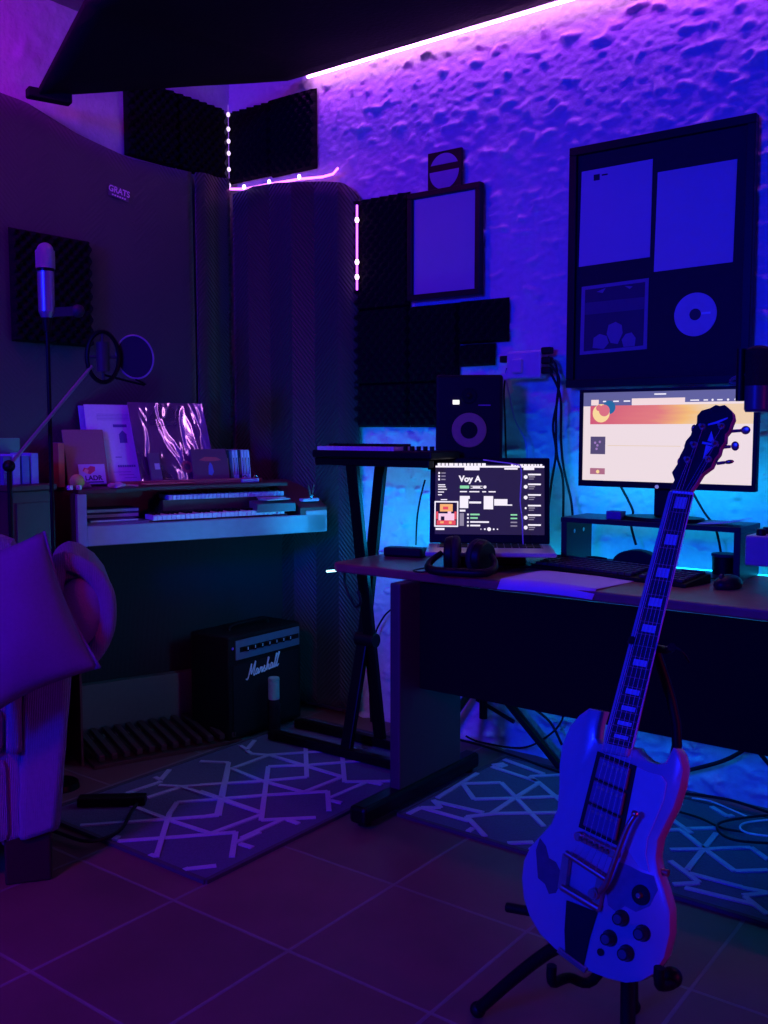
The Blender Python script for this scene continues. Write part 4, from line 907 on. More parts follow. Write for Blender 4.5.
for k, (px_, th, ht) in enumerate(qq):
    p = on(0, -3.08, px_, 474); p.z = cz
    r = empty('book', V((-3.08, 1.875+.036*k, cz)), bkc[k][1], 'book', rz=0, group='books beside the organ'); b = B(); b.bb((-.10, -.014, 0), (.03, .014, ht)); b.build('cover', mat('bk%d' % k, bkc[k][0], .5), r, bevel=.001)
    b = B(); b.bb((-.09, -.011, ht-.003), (.025, .011, ht+.0003)); b.build('pages', mat('page_edges', (.5, .48, .5), .8), r)
r = empty('book', V((-3.20, 1.965, cz)), bkc[4][1], 'book', rz=0, group='books beside the organ'); b = B(); b.bb((-.02, -.05, 0), (.01, .05, .16)); b.build('cover', mat('bk4', bkc[4][0], .5), r, bevel=.001)
b = B(); b.bb((-.017, -.047, .158), (.007, .047, .1603)); b.build('pages', mat('page_edges', (.5, .48, .5), .8), r)
r = empty('book', W_(-.004, .27, TOPZ), bkc[5][1], 'book', rz=orz, group='books beside the organ'); b = B(); b.bb((-.012, -.07, 0), (.010, .06, .165)); b.build('cover', mat('bk5', bkc[5][0], .5), r, bevel=.001)
b = B(); b.bb((-.009, -.067, .163), (.007, .057, .1653)); b.build('pages', mat('page_edges', (.5, .48, .5), .8), r)
r = empty('woollen_cap', W_(-.0, .0, 1.017), 'soft violet bundle at the left end of the organ top', 'cap', rz=orz); r.location = W_(.05, .13, TOPZ)
b = B(); b.sph((0, 0, .0), .035, (1.1, .8, .8), 16)
for v in b.bm.verts: v.co += V((1, 1, 1))*.005*noise.noise(v.co*40); v.co.z = max(v.co.z, 0)
b.build('wool', mat('cap_violet', (.3, .2, .45), .9, bump=.4, bscale=120), r, smooth=180)

# ============================================================ AMPLIFIER
AX = -2.72; AY0 = on(0, AX, 229, 690).y; AY1 = on(0, AX, 301, 690).y; AH = on(0, AX, 229, 638).z
amp = empty('guitar_amplifier', (AX-.1, (AY0+AY1)/2, 0), 'black guitar amplifier combo on the floor with white script logo', 'amplifier')
tolex = mat('black_tolex', (.004, .004, .005), .7, bump=.5, bscale=300)
b = B(); b.bb((AX-.22, AY0, .012), (AX, AY1, AH)); b.build('cabinet', tolex, amp, world=True, bevel=.008)
b = B(); b.bb((AX, AY0+.02, .03), (AX+.004, AY1-.02, AH-.115)); b.build('grille_cloth', mat('grille_black', (.010, .010, .014), .9, bump=.5, bscale=300), amp, world=True)
b = B(); b.bb((AX, AY0+.035, AH-.095), (AX+.006, AY1-.015, AH-.018)); pnl = b.build('control_panel', mat('amp_panel_metal', (.14, .18, .24), .4, .3), amp, world=True, bevel=.001)
b = B(); b.bb((AX+.0062, AY0+.055, AH-.066), (AX+.0068, AY1-.02, AH-.046)); b.build('legend_strip', black, pnl, world=True)
for k in range(7):
    y = AY0+.085+.041*k; b = B(); b.cyl((AX+.0068, y, AH-.056), (AX+.022, y, AH-.056), .0105, .009, 18); kn = b.build('knob', black, pnl, world=True, smooth=True)
    b = B(); b.box((AX+.0225, y, AH-.052), (.001, .0035, .011)); b.build('pointer', white, kn, world=True)
b = B(); b.cyl((AX+.0002, AY0+.018, AH-.045), (AX+.005, AY0+.018, AH-.045), .006); b.build('input_jack', chrome, amp, world=True)
for y in (AY0+.03, AY1-.03):
    for x in (AX-.17, AX-.03):
        b = B(); b.cyl((x, y, 0), (x, y, .012), .012); b.build('rubber_foot', black, amp, world=True)
b = B(); b.tube([(AX-.1, AY0+.1, AH), (AX-.1, AY0+.12, AH+.018), (AX-.1, AY1-.12, AH+.018), (AX-.1, AY1-.1, AH)], .007, 8, 3); b.build('handle', black, amp, world=True)
# hand drawn script logo: strokes in (y,z) of the amp front
strokes = [[(0, 0), (.006, -.004), (.013, .004), (.025, .045), (.028, .052), (.030, .012), (.048, .052), (.052, .056), (.046, .010), (.050, .003), (.056, .008)],
 [(.074, .022), (.066, .026), (.059, .016), (.060, .005), (.068, .006), (.075, .022), (.073, .006), (.078, .004), (.084, .010)],
 [(.084, .010), (.088, .026), (.091, .020), (.098, .024), (.096, .006), (.100, .004), (.105, .010)],
 [(.105, .010), (.114, .027), (.112, .020), (.119, .008), (.110, .002), (.119, .004), (.124, .008)],
 [(.124, .008), (.134, .040), (.138, .050), (.133, .052), (.128, .004), (.134, .020), (.141, .024), (.141, .006), (.147, .004), (.151, .009)],
 [(.166, .022), (.158, .026), (.152, .016), (.153, .005), (.160, .006), (.167, .022), (.165, .006), (.170, .004), (.175, .012)],
 [(.175, .012), (.188, .048), (.191, .055), (.186, .054), (.179, .010), (.182, .003), (.189, .012)],
 [(.189, .012), (.203, .050), (.206, .058), (.201, .056), (.193, .010), (.197, .003), (.206, .010)]]
b = B()
sc_l = .90
for s_ in strokes:
    b.tube([V((AX+.009, AY0+.085+y*sc_l+z*.12, AH-.178+z*.98+y*.08)) for y, z in s_], .0026, 6, 5)
b.build('script_logo', mat('logo_white', (.85, .85, .9), .35), amp, world=True)
# bottle in front of the amp
bt = V((AX+.075, 2.80, 0)); 
for yy in (0,):
    p = on(0, AX+.075, 277, 735); bt = V((AX+.06, p.y, 0))
btl = empty('bottle', bt, 'dark bottle with a pale green label standing before the amplifier', 'bottle')
b = B(); b.cyl((0, 0, 0), (0, 0, .135), .026, .026, 24); b.cyl((0, 0, .135), (0, 0, .152), .026, .022, 24); b.build('body', mat('bottle_dark', (.01, .012, .015), .25), btl, smooth=True)
b = B(); b.cyl((0, 0, .152), (0, 0, .225), .0225, .0225, 24); b.build('label_wrap', mat('bottle_green_label', (.25, .45, .38), .5, bscale=40, var=.3), btl, smooth=True)
b = B(); b.cyl((0, 0, .227), (0, 0, .240), .024, .022, 24); b.build('cap', mat('bottle_green_cap', (.2, .35, .3), .4), btl, smooth=True, bevel=.002)
# power strip on the rug by the sofa
q0 = on(2, .03, 78, 799.5); q1 = on(2, .03, 146, 798)
ps = empty('power_strip', (q0+q1)/2-V((0, 0, .03)), 'long black power strip lying across the left corner of the rug', 'power strip')
b = B(); b.beam(q0-V((0, 0, .004)), q1-V((0, 0, .004)), .045, .03); b.build('body', black, ps, world=True, bevel=.005)
b = B(); b.tube([on(2, .02, *p) for p in ((140, 800), (131, 812), (122, 828), (105, 838), (85, 841), (62, 834), (45, 828))], .0055, 8, 5); b.build('cord', cablem, ps, world=True)

# ============================================================ ARMCHAIR + PILLOW  (local frame: x right of view, y away from the camera)
_cf = ray(92, 600); _cf.z = 0; _cf.normalize(); _cr = V((_cf.y, -_cf.x, 0))
ay_ = math.atan2(_cr.y, _cr.x)
ac0 = on(2, 0, 40, 885)
ch = empty('armchair', V((ac0.x, ac0.y, 0)), 'grey violet upholstered armchair with rolled arm at the left edge', 'armchair', rz=ay_)
def L(px, py, d):      # armchair local point on the plane at depth d behind its front
    F_ = _cf; p = onp(ch.location+F_*d, F_, px, py); q = p-ch.location
    return V((q.dot(_cr), d, q.z))
fab = mat('armchair_ribbed_fabric', (.22, .19, .30), .9, bump=.6, bscale=60, wave=70, var=.15)
fab2 = mat('armchair_plain_fabric', (.2, .18, .28), .9, bump=.3, bscale=150)
prof = [(66, 555), (80, 560), (95, 570), (106, 584), (113, 602), (115, 622), (110, 640), (100, 654), (88, 664), (72, 668), (70, 700), (64, 760), (60, 832), (0, 850), (-10, 700), (30, 640), (40, 600), (50, 565)]
P3 = [L(x, y, .02) for x, y in prof]
b = B(); b.prism(P3, (0, .40, 0)); b.build('arm', fab, ch, bevel=.018, smooth=50)
b = B(); ring = [L(x, y, .0) for x, y in ((60, 562), (80, 566), (95, 577), (105, 594), (107, 615), (104, 634), (94, 652), (80, 662), (66, 650), (56, 620), (54, 590))]
b.tube(ring, .026, 10, 4, True); b.build('scroll_roll', fab, ch, smooth=180)
b = B(); cen_ = L(80, 612, .005); b.sph(cen_, .066, (1.0, .55, 1.4), 20); b.build('scroll_face', fab2, ch, smooth=180)
b = B(); q = [L(x, y, 0) for x, y in ((22, 668), (70, 664), (66, 750), (57, 832), (18, 845))]; b.prism(q, (0, .06, 0)); b.build('arm_front_panel', fab, ch, bevel=.018, smooth=50)
b = B(); a_ = L(14, 690, .0); c_ = L(14, 752, .0); b.tube([a_, (a_+c_)/2, c_], .02, 10, 3); b.build('welt', fab, ch, smooth=180)
zl = P3[0].z
b = B(); b.bb((-.62, .0, .12), (-.07, .42, .36)); b.build('seat_base', fab, ch, bevel=.03)
b = B(); b.bb((-.60, -.02, .362), (-.075, .34, .50)); b.build('seat_cushion', fab, ch, bevel=.04)
b = B(); b.bb((-.62, .30, .40), (-.05, .44, .92)); b.build('backrest', fab, ch, bevel=.05)
for x0_, y0_ in ((-.09, .02), (-.60, .02), (-.11, .30), (-.60, .34)):
    b = B(); q0 = V((x0_, y0_, 0)); b.bb(q0, q0+V((.12, .075, .14))); b.build('foot', mat('dark_wood_foot', (.03, .018, .015), .4), ch, bevel=.006)
# pillow
n_ = _cf
def PW(px, py, d=-.09):
    return onp(ch.location+n_*d, n_, px, py)
TL, TR, BR, BL = PW(-70, 560), PW(44, 531, -.07), PW(100, 668, -.10), PW(-30, 730, -.14)
pil = empty('throw_pillow', (BL+BR)/2, 'plump violet blue throw pillow resting against the armchair arm', 'pillow')
b = B()
def pillow(side):
    def fn(u, v):
        # corners stay sharp, edges pulled in
        eu = .05*math.sin(math.pi*v); ev = .05*math.sin(math.pi*u)
        uu = eu+(1-2*eu)*u; vv = ev+(1-2*ev)*v
        p = BL.lerp(BR, uu).lerp(TL.lerp(TR, uu), vv)
        t = (max(0, math.sin(math.pi*u)*math.sin(math.pi*v)))**.5
        p = p+n_*side*(.075*t)+n_*(.004*noise.noise(p*14))
        return p
    return fn
b.quadgrid(pillow(-1), 24, 24); b.quadgrid(pillow(1), 24, 24); bmesh.ops.remove_doubles(b.bm, verts=b.bm.verts, dist=.0008); bmesh.ops.recalc_face_normals(b.bm, faces=b.bm.faces)
pilm = mat('pillow_velvet', (.13, .07, .22), .8, bump=.1, bscale=120)
b.build('cushion', pilm, pil, world=True, smooth=180)
b = B(); b.tube([TR, TR.lerp(BR, .5)+(BL-BR).normalized()*.02, BR], .004, 6, 6); b.build('piping', pilm, pil, world=True, smooth=180)

# ============================================================ MICROPHONES (left)
S1 = V((-2.853, 1.916, 0))
def onS(px, py, base): d = V((-base.x, -base.y, 0)).normalized(); return onp(base, d, px, py)
m1 = empty('microphone_stand', S1, 'black straight microphone stand rising behind the armchair', 'microphone stand')
mt_, mb_ = onS(50, 241, S1), onS(50, 318, S1)
b = B(); b.cyl((0, 0, .0), (0, 0, .02), .065, .06, 32); b.build('base', blackmetal, m1, smooth=True)
b = B(); b.cyl((0, 0, .02), (0, 0, mb_.z-.04), .008, .007); b.build('pole', blackmetal, m1, smooth=True)
mc = empty('condenser_microphone', V((S1.x, S1.y, mb_.z)), 'silver large condenser microphone upright in front of the square foam panel', 'microphone')
mh = mt_.z-mb_.z
silver = mat('mic_silver', (.42, .42, .5), .32, .7)
b = B(); prof_ = [(.0, .0), (.020, .0), (.026, .02), (.027, mh*.55)]
b.cyl((0, 0, 0), (0, 0, .02), .018, .026, 28); b.cyl((0, 0, .02), (0, 0, mh*.60), .026, .027, 28); b.build('body', silver, mc, smooth=True)
b = B(); b.cyl((0, 0, mh*.60), (0, 0, mh*.64), .029, .029, 28); b.build('collar', blackmetal, mc, smooth=True)
b = B(); b.cyl((0, 0, mh*.64), (0, 0, mh*.87), .031, .031, 28); b.sph((0, 0, mh*.87), .031, (1, .8, .85), 24); b.build('grille', mat('mic_mesh', (.45, .45, .5), .5, .5, bump=.9, bscale=500), mc, smooth=True)
b = B(); b.cyl((0, 0, -.045), (0, 0, .0), .012, .018, 20); b.build('mount', black, mc, smooth=True)
S2 = V((-2.86, 1.765, 0))
m2 = empty('microphone_stand', S2, 'black boom microphone stand with slanted arm at the left edge', 'microphone stand')
b = B(); b.cyl((0, 0, 0), (0, 0, .02), .065, .06, 32); b.build('base', blackmetal, m2, smooth=True)
jt = onS(13, 466, S2); tip = onS(92, 366, S1+V((-.0, .05, 0)))
b = B(); b.cyl((0, 0, .02), (0, 0, jt.z-.0), .009, .008); b.build('pole', blackmetal, m2, smooth=True)
b = B(); b.sph(V((0, 0, jt.z)), .02); b.build('clutch', black, m2, smooth=True)
b = B(); b.tube([V((S2.x, S2.y, jt.z)), tip], .006, 10, 1); b.build('boom_arm', mat('boom_grey', (.25, .22, .28), .35, .6), m2, world=True, smooth=True)
sm = empty('shock_mount', tip, 'round dark shock mount at the tip of the slanted boom arm', 'shock mount')
d_ = V((-tip.x, -tip.y, 0)).normalized(); sd = V((-d_.y, d_.x, 0))
c_ = onp(tip, d_, 103, 357); R2 = .072
b = B(); b.tube([c_+sd*(.052*math.cos(a))+V((0, 0, .085*math.sin(a))) for a in [2*math.pi*k/24 for k in range(24)]], .008, 8, 2, True); rg = b.build('outer_ring', blackmetal, sm, world=True, smooth=True)
b = B(); b.cyl(c_-V((0, 0, .05)), c_+V((0, 0, .05)), .022, .022, 20); b.build('clamp', darkgrey, sm, world=True, smooth=True)
b = B(); b.tube([c_+sd*.05+V((0, 0, .0)), c_-sd*.05], .005, 8, 1); b.tube([c_+V((0, 0, .084)), c_-V((0, 0, .084))], .005, 8, 1); b.build('cords', darkgrey, rg, world=True)
pf = empty('pop_filter', onp(tip, d_, 135, 357), 'round pop filter with thin pale rim beside the shock mount', 'pop filter')
c2 = pf.location.copy(); f_ = (d_+sd*-.25).normalized(); sd2 = V((-f_.y, f_.x, 0)); tx = (sd2+V((0, 0, .25))).normalized(); ty = f_.cross(tx).normalized()
b = B(); b.tube([c2+tx*(.062*math.cos(a))+ty*(.074*math.sin(a)) for a in [2*math.pi*k/32 for k in range(32)]], .0032, 8, 2, True); rim = b.build('rim', mat('popfilter_rim', (.28, .24, .34), .35), pf, world=True, smooth=True)
b = B(); b.prism([c2+tx*(.060*math.cos(a))+ty*(.072*math.sin(a)) for a in [2*math.pi*k/32 for k in range(32)]], f_*.001); b.build('mesh_cloth', mat('popfilter_cloth', (.03, .025, .05), .9, bump=.4, bscale=600), pf, world=True)
b = B(); b.tube([c2-V((0, 0, .075)), c2-V((0, 0, .095))+sd*.03, c_-V((0, 0, .06))+sd*.0], .004, 8, 5); b.build('gooseneck', blackmetal, pf, world=True, smooth=True)
b = B(); cl = onS(78, 311, S1); b.beam(V((S1.x, S1.y, cl.z-.01)), cl, .02, .03); b.sph(cl, .022); hd_ = b.build('stand_clip', darkgrey, m1, world=True, smooth=True)

# ============================================================ MICROPHONE (right, hanging on a boom)
YM = 2.05
mr_t, mr_b = on(1, YM, 757, 343), on(1, YM, 757, 412)
mx_ = on(1, YM, 758, 380).x
rm = empty('hanging_microphone', (mx_, YM, mr_b.z), 'black microphone hanging upside down before the monitor right edge', 'microphone')
hgt = mr_t.z-mr_b.z; rr_ = (on(1, YM, 772, 400).x-on(1, YM, 743.5, 400).x)/2*.9
b = B(); b.cyl((0, 0, 0.006), (0, 0, hgt*.38), rr_, rr_, 32); b.cyl((0, 0, 0), (0, 0, .006), rr_*.9, rr_, 32); b.build('body', mat('mic_black_satin', (.05, .045, .07), .35), rm, smooth=True)
b = B(); b.cyl((0, 0, hgt*.38), (0, 0, hgt*.86), rr_*1.02, rr_*1.05, 32); b.sph((0, 0, hgt*.86), rr_*1.05, (1, 1, .55), 24); b.build('grille', mat('mic_dark_mesh', (.015, .013, .02), .6, bump=.8, bscale=500), rm, smooth=True)
b = B(); b.tube([V((-rr_*.9, -.01, hgt*.55)), V((-rr_*1.7, -.01, hgt*.50)), V((-rr_*2.1, -.01, hgt*.44)), V((-rr_*1.4, -.01, hgt*.42))], .004, 8, 4); b.build('mount_clip', chrome, rm, smooth=True)
for zz in (.85, .26+.0):
    b = B(); b.cyl((-rr_*1.35, -.01, hgt*(.80 if zz > .5 else .24)), (-rr_*1.1, -.01, hgt*(.80 if zz > .5 else .24)), .006); b.build('thumb_screw', chrome, rm, smooth=True)
b = B(); b.cyl((-rr_*1.25, -.01, hgt*.16), (-rr_*1.25, -.01, hgt*.92), .009); b.build('mount_bar', black, rm, smooth=True)
b = B(); b.tube([V((rr_, 0, hgt*.6)), V((.25, .1, .10)), V((.8, .3, .16))], .012, 10, 6); b.build('boom_arm', blackmetal, rm, smooth=True)
b = B(); b.cyl((.8, .3, -mr_b.z), (.8, .3, .17), .012); b.cyl((.8, .3, -mr_b.z), (.8, .3, -mr_b.z+.02), .14, .13, 32); b.build('floor_stand', blackmetal, rm, smooth=True)

# ============================================================ GUITAR
TH = math.radians(15.5); GY = 1.45
gn = V((-.06, -math.cos(TH), math.sin(TH))).normalized()
g0 = on(1, GY, 627, 983)
def G(px, py, w=0): return onp(g0+gn*w, gn, px, py)
gt = empty('electric_guitar', g0, 'white double horned electric guitar with three pickups leaning on a stand', 'guitar')
gbody = [(598, 743), (596, 738), (597.5, 726), (601, 711), (589, 708), (579, 715), (568.6, 726), (561, 744), (558, 764), (557.5, 788), (556, 808), (550, 823), (539, 835), (529, 846), (523, 861), (521, 879), (523, 899), (529, 917), (539, 934), (554, 949), (568.6, 961), (584, 970), (606.6, 979), (625, 983.5), (640, 982), (653.5, 974), (664, 958), (669.6, 934), (669.6, 911), (664, 890), (658, 873), (655.5, 858), (658, 840.5), (665, 826), (674, 808), (680.4, 788), (682.8, 770), (680, 755.6), (676, 748.5), (672.5, 747.5), (669, 755), (665, 762), (657, 764), (648, 761), (640, 754), (636, 748)]
gwhite = mat('aged_white_guitar_finish', (.34, .31, .34), .25, bscale=14, var=.08, coat=.5)
BT = .036
gx = V((1, 0, 0)); gx = (gx-gn*gx.dot(gn)).normalized(); gy_ = gn.cross(gx)      # gx right, gy_ up the neck
if gy_.z < 0: gy_ = -gy_
pts = [G(*p) for p in gbody]; n = len(pts)
cg = G(605, 880)
def offset_loop(P, d):
    out = []
    for i in range(len(P)):
        t = (P[(i+1) % n]-P[i-1]).normalized(); nn = t.cross(gn)
        out.append(P[i]+nn*d)
    return out
a_test = sum((offset_loop(pts, .01)[i]-cg).length for i in range(n)); b_test = sum((pts[i]-cg).length for i in range(n))
sg = 1 if a_test < b_test else -1
def amt(i):      # wider chamfer on the horns and the waist, as on this body shape
    px_, py_ = gbody[i]; 
    return .003 if ((py_ < 772 and px_ > 640) or (py_ < 720)) else (.016 if (py_ < 850 and (px_ > 652 or px_ < 580)) else .006)
def off2(P, k):
    out = []
    for i in range(n):
        t = (P[(i+1) % n]-P[i-1]).normalized(); nn = t.cross(gn)*sg; out.append(P[i]+nn*(amt(i)*k))
    return out
bmh = B()
loops = [off2(pts, 1.0), off2(pts, .15), pts, [p-gn*BT*.8 for p in pts], [p-gn*BT for p in off2(pts, .5)]]
hts = [0, -.002, -.007, 0, 0]
VL = []
for lp, h_ in zip(loops, hts): VL.append([bmh.bm.verts.new(p+gn*h_) for p in lp])
for A_, C_2 in zip(VL, VL[1:]):
    for i in range(n): bmh.bm.faces.new((A_[i], A_[(i+1) % n], C_2[(i+1) % n], C_2[i]))
bmh.bm.faces.new(VL[0]); bmh.bm.faces.new(VL[-1][::-1])
bmesh.ops.recalc_face_normals(bmh.bm, faces=bmh.bm.faces)
bmh.build('body', gwhite, gt, world=True, smooth=30)
def plate(name, px, m, w0, th, bevel=.0008, parent=None):
    b = B(); b.prism([G(x, y, w0) for x, y in px], gn*th); return b.build(name, m, parent or gt, world=True, bevel=bevel)
pgm = mat('white_pickguard', (.46, .46, .5), .2, coat=.5)
gblack = mat('guitar_black_plastic', (.012, .01, .014), .3)
plate('pickguard', [(637, 767), (648, 772), (662, 776), (667, 783), (664, 800), (655, 822), (648, 838), (646, 855), (650, 872), (640, 868), (628, 850), (622, 842)], pgm, .0002, .0015)
plate('pickup_surround', [(598, 751), (637, 766), (621, 847), (579, 827)], gblack, .0004, .003)
# three humbuckers
def lerp2(a, c, t): return (a[0]+(c[0]-a[0])*t, a[1]+(c[1]-a[1])*t)
TLq, TRq, BRq, BLq = (599, 752), (636, 767), (620.5, 846), (580, 826)
humb = mat('pickup_cover_tarnished', (.20, .12, .18), .35, .7)
for t0, t1 in ((.04, .32), (.35, .64), (.67, .96)):
    a, c_3 = lerp2(TLq, BLq, t0), lerp2(TRq, BRq, t0); e_, d_2 = lerp2(TLq, BLq, t1), lerp2(TRq, BRq, t1)
    q = [lerp2(a, c_3, .10), lerp2(a, c_3, .90), lerp2(e_, d_2, .90), lerp2(e_, d_2, .10)]
    pk = plate('pickup', q, humb, .0036, .009, .002)
    b = B()
    for k in range(6):
        m_ = lerp2(lerp2(q[0], q[1], .14+.145*k), lerp2(q[3], q[2], .14+.145*k), .28); p = G(*m_, .0126); b.cyl(p, p+gn*.0012, .0028, seg=10)
    b.build('pole_screws', gold, pk, world=True)
# bridge
b = B(); p, q = G(579, 836, .012), G(614, 853, .012); b.beam(p, q, .014, .012, gn)
for t in (0.02, .98): c = p.lerp(q, t); b.cyl(c-gn*.012, c+gn*.008, .008, seg=16)
br_ = b.build('bridge', gold, gt, world=True, bevel=.002)
b = B()
for k in range(6): c = p.lerp(q, .12+.152*k)+gn*.007; b.box(c, (.005, .012, .006))
b.build('saddles', gold, br_, world=True)
# vibrato tailpiece
b = B(); p, q = G(566, 853, .014), G(606, 879, .014); b.tube([p, q], .0055, 12, 1); p2_, q2_ = G(562, 887, .012), G(599, 909, .012); b.tube([p2_, q2_], .0065, 12, 1)
b.prism([G(566, 853, .002), G(572, 857, .002), G(568, 891, .002), G(561, 887, .002)], gn*.012); b.prism([G(600, 876, .002), G(607, 880, .002), G(601, 911, .002), G(594, 907, .002)], gn*.012)
vb = b.build('vibrato_tailpiece', gold, gt, world=True)
plate('tailpiece_plate', [(567, 900), (598, 912), (590, 938), (584, 966), (566, 955), (565, 930)], gblack, .0006, .003)
plate('tailpiece_hinge', [(560, 947), (588, 968), (586, 973), (558, 952)], gold, .0006, .006)
b = B(); b.tube([G(600, 892, .02), G(606, 884, .024), G(612, 868, .026), G(620, 846, .026), G(628, 826, .026), G(635, 815, .024)], lambda t: .0052-.001*t, 10, 5)
b.sph(G(635, 814, .024), .0062); arm = b.build('vibrato_arm', gold, gt, world=True, smooth=True)
b = B(); c = G(598, 893, .003); b.cyl(c, c+gn*.02, .011, .009, 20); b.cyl(c+gn*.02, c+gn*.024, .006); b.build('arm_pivot', gold, gt, world=True, smooth=True)
for px_, py_, r_ in ((622, 918, .012), (643, 933, .012), (610, 938, .012), (627, 953, .012)):
    b = B(); c = G(px_, py_, .0005); b.cyl(c, c+gn*.004, r_*1.12, r_*1.08, 24); b.cyl(c+gn*.004, c+gn*.018, r_, r_*.8, 24); kn = b.build('control_knob', gblack, gt, world=True, smooth=True)
    b = B(); b.cyl(c+gn*.018, c+gn*.0186, r_*.6, r_*.6, 20); b.build('knob_cap', mat('knob_top_grey', (.2, .18, .22), .2, .6), kn, world=True)
b = B(); c = G(641, 895, .0005); b.cyl(c, c+gn*.003, .0165, .0155, 28); sl = b.build('selector_washer', gblack, gt, world=True, smooth=True)
b = B(); b.cyl(c+gn*.003, c+gn*.012, .005, .004); b.build('selector_switch', gold, sl, world=True, smooth=True)
b = B(); c = G(601, 952, .0005); b.cyl(c, c+gn*.003, .006); b.build('jack_socket', gblack, gt, world=True)
b = B(); c = G(664, 872, -.018); b.cyl(c-gx*.004, c+gx*.008, .005, .006); b.build('strap_button', gold, gt, world=True, smooth=True)
# worn patch in the finish at the left, darker grey patch around the controls
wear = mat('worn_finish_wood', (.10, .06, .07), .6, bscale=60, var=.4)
plate('dark_patch', [(540, 838), (546, 846), (549, 858), (556, 862), (561, 872), (560, 884), (556, 893), (549, 894), (545, 884), (538, 878), (537, 864), (536, 850)], wear, .0002, .0004, 0)
plate('dark_patch', [(619, 862), (630, 866), (641, 872), (654, 876), (658, 890), (650, 906), (636, 912), (625, 906), (616, 912), (608, 905), (606, 890), (612, 878)], mat('patch_finish_grey', (.16, .14, .17), .4, bscale=60, var=.3), .00025, .0004, 0)
# neck & fretboard
nk = [(606.6, 743), (673, 492), (693.5, 493.7), (631.5, 749)]
fb = mat('ebony_fretboard', (.03, .018, .03), .35, bscale=80)
b = B(); b.prism([G(*p, .008) for p in nk], gn*.006); fbo = b.build('fretboard', fb, gt, world=True, bevel=.001)
b = B(); mid_ = []
pb0, pb1 = (G(619, 760, -.006), G(683, 492, -.006))
b.prism([G(605, 752, -.014), G(673, 492, -.010), G(693.5, 493.7, -.010), G(633, 758, -.014)], gn*.022)
b.build('neck', gwhite, gt, world=True, bevel=.006)
# scale for frets
Lf = (G(683.2, 493)-G(619, 746)).length/.7194      # 22 frets span .7194 of the scale
def nt(d):   # point pair across the neck at distance d from the nut (metres)
    t = d/((G(683.2, 493)-G(619, 746)).length)
    A_ = G(673, 492, .0145).lerp(G(606.6, 743, .0145), t); C_2 = G(693.5, 493.7, .0145).lerp(G(631.5, 749, .0145), t); return A_, C_2
fd = [Lf*(1-2**(-k/12)) for k in range(23)]
fm = mat('fret_wire', (.6, .55, .6), .25, .9)
for k in range(1, 23):
    a, c_3 = nt(min(fd[k], fd[22]*.995)); b = B(); b.tube([a, c_3], .0010, 6, 1); b.build('fret', fm, fbo, world=True)
inl = mat('pearl_inlay', (.5, .52, .6), .25, coat=.6)
for k in (1, 3, 5, 7, 9, 12, 15, 17, 19, 21):
    a, c_3 = nt(fd[k-1]+(fd[k]-fd[k-1])*.22); e_, d_2 = nt(fd[k-1]+(fd[k]-fd[k-1])*.80)
    b = B(); b.prism([a.lerp(c_3, .22), a.lerp(c_3, .78), e_.lerp(d_2, .78), e_.lerp(d_2, .22)], gn*.0003); b.build('inlay', inl, fbo, world=True)
b = B(); a, c_3 = nt(.0); b.beam(a, c_3, .004, .004, gn); b.build('nut', white, gt, world=True)
bind = mat('neck_binding', (.5, .42, .5), .4)
for a, c_3 in (((606.6, 743), (673, 492)), ((631.5, 749), (693.5, 493.7))):
    b = B(); b.tube([G(*a, .0135), G(*c_3, .0135)], .0012, 6, 1); b.build('binding', bind, fbo, world=True)
# headstock
hs = [(673, 491), (678, 482), (675.3, 474.4), (682.3, 463.9), (683, 458.6), (687.5, 450), (689, 443.4), (694, 437.5), (696, 431), (700, 425.8), (700.5, 418), (705, 412.9), (713.4, 410.5), (719, 407.3), (723, 408.4), (728, 407.3), (732, 411), (735.5, 415), (736.5, 421), (734, 427), (732, 433), (728.5, 437), (728, 444), (723.5, 450), (722, 456), (718, 461), (714.5, 469), (705, 476), (699, 485.5), (693.5, 493)]
hm_ = [mat('headstock_black_lacquer', (.02, .012, .02), .2, coat=.5), mat('headstock_rim', (.35, .2, .22), .4)]
b = B(); fs = b.prism([G(*p, -.008) for p in hs], gn*.016)
for f in fs:
    if abs(f.normal.dot(gn)) < .5 or f.normal.dot(gn) < 0: f.material_index = 1
head = b.build('headstock', hm_, gt, world=True, bevel=.001)
b = B(); c = G(711, 446, .0085)
for pts_ in ([(711.5, 431), (714.5, 442.5), (707.5, 441)], [(713, 447), (703, 459), (706, 445)], [(702.5, 441.5), (719, 444.5), (718, 446.5), (702, 443.8)], [(708, 424), (716, 421.5), (728, 417.2), (727.5, 418.8), (717, 423.6), (708, 425.5)]):
    b.prism([G(*p, .0082) for p in pts_], gn*.0004)
b.build('pearl_diamond', inl, head, world=True)
for k, (x, y) in enumerate(((703, 427), (722, 426.5), (694.5, 445), (715.5, 444), (688, 460), (709, 459.5))):
    b = B(); c = G(x, y, .008); b.cyl(c, c+gn*.003, .006, .0055, 18); b.cyl(c+gn*.003, c+gn*.014, .0032, .003, 12)
    tp = b.build('tuning_post', gold, head, world=True, smooth=True)
for k, (x, y, ex) in enumerate(((734, 431, 747), (727, 447, 736.5), (723, 463, 730.5))):
    a = G(x-6, y+.5, -.004); c_3 = G(ex-6, y-.5, -.004); b = B(); b.tube([a, c_3], .0028, 8, 1); tn = b.build('tuner_shaft', gold, head, world=True)
    d = (c_3-a).normalized(); q = d.to_track_quat('Z', 'Y').to_matrix()
    b = B(); b.sph((0, 0, 0), .0082, ((.9, .35, 1), (.28, 1, .85), (.75, .45, 1))[k] if k else (.25, .9, 1.0), 16)
    for v in b.bm.verts: v.co = q @ v.co + c_3+d*.008
    b.build('tuner_button', gold, tn, world=True, smooth=True)
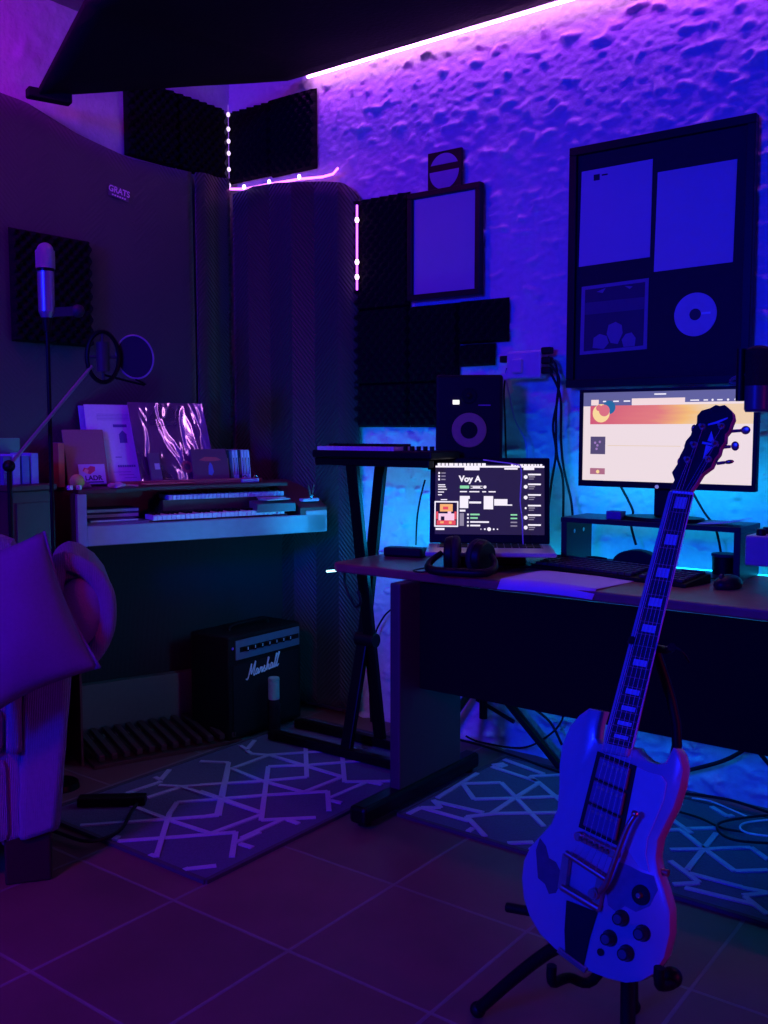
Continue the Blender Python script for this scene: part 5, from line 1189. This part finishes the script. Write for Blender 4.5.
for k, (x, y, ex) in enumerate(((699, 429, 694), (691, 446.5, 687), (684, 462, 680))):
    a = G(x, y, -.006); c_3 = G(ex, y, -.006); b = B(); b.tube([a, c_3], .0026, 8, 1); tn = b.build('tuner_shaft', gold, head, world=True)
    b = B(); b.sph(c_3, .008, (.6, .5, 1), 14); b.build('tuner_button', gold, tn, world=True, smooth=True)
posts = [(688, 460), (694.5, 445), (703, 427), (722, 426.5), (715.5, 444), (709, 459.5)]
for k in range(6):
    t = .12+.152*k; a, c_3 = nt(0); top = a.lerp(c_3, t)+gn*.002; p, q = G(579, 836, .022), G(614, 853, .022); bt_ = p.lerp(q, t)
    p2_, q2_ = G(566, 853, .021), G(606, 879, .021)
    b = B(); b.tube([G(*posts[k], .018), top, bt_, p2_.lerp(q2_, t)], .00045, 5, 1); b.build('string', fm, gt, world=True)

# ---------------- guitar stand
stn = mat('stand_black_tube', (.006, .005, .007), .5, .3)
gs0 = V((g0.x-.0, GY+.20, 0))
gs = empty('guitar_stand', V((g0.x, GY+.16, 0)), 'black tubular stand cradling the white guitar', 'guitar stand')
hubp = on(1, GY+.15, 628, 915)
def st_tube(pts_, r_, nm_='tube', sm=5):
    b = B(); b.tube(pts_, r_, 10, sm); return b.build(nm_, stn, gs, world=True, smooth=True)
yoke = G(655, 648, -.06)
st_tube([hubp, hubp+V((.015, .01, .12)), on(1, GY+.20, 677, 745), V((yoke.x, yoke.y, yoke.z))], .009, 'upright')
l1 = on(2, .012, 478, 1012); l2 = V((g0.x+.10, GY-.22, .012)); l3 = V((g0.x-.16, GY+.42, .012))
for l_ in (l1, l2, l3):
    st_tube([hubp, hubp.lerp(l_, .5)+V((0, 0, .03)), V((l_.x, l_.y, .018))], .013, 'leg')
    b = B(); b.sph((l_.x, l_.y, .018), .017); b.build('rubber_foot', black, gs, world=True, smooth=True)
c1 = G(566, 968, -.02); c2_ = G(672, 970, -.02)
crad = V((hubp.x, hubp.y-.02, hubp.z-.02))
for c_4 in (c1, c2_):
    st_tube([crad, V(((crad.x+c_4.x)/2, crad.y-.06, c_4.z-.035)), V((c_4.x, c_4.y+.01, c_4.z-.022)), c_4+gn*.045-V((0, 0, .018)), c_4+gn*.05+V((0, 0, .012))], .009, 'cradle_arm')
b = B(); b.sph(c2_+gn*.0+V((.0, 0, -.012)), .017); b.build('cradle_pad', black, gs, world=True, smooth=True)
ya, yb_ = G(640, 645, -.03), G(672, 652, -.03)
st_tube([G(632, 640, .02), G(634, 644, -.035), yoke, G(668, 650, -.035), G(672, 647, .02)], .007, 'yoke')
st_tube([G(666, 648, .01), G(676, 648, .016), G(684, 654, .01), G(689, 662, -.01)], .0022, 'strap')
st_tube([hubp+V((-.01, 0, -.02)), hubp+V((-.14, .03, -.06)), hubp+V((-.27, .04, -.085))], .010, 'folded_strut')

GR = {'led_strip': 'light strips around the room', 'lattice_rug': 'lattice rugs on the tiles', 'hanging_cable': 'black cables hanging from the wall socket', 'desk_cable': 'dark cables under the desk', 'floor_cable': 'cables on the floor', 'monitor_cable': 'cables behind the monitor', 'die': 'dice by the yellow ball', 'sheet_music': 'sheet music on the organ', 'microphone_stand': 'microphone stands behind the armchair', 'coiled_cable': 'coiled cables on the desk', 'booklet': 'booklets by the organ keys'}
for o in COL.objects:
    k = o.name.split('.')[0]
    if o.parent is None and k in GR and 'label' in o: o['group'] = GR[k]
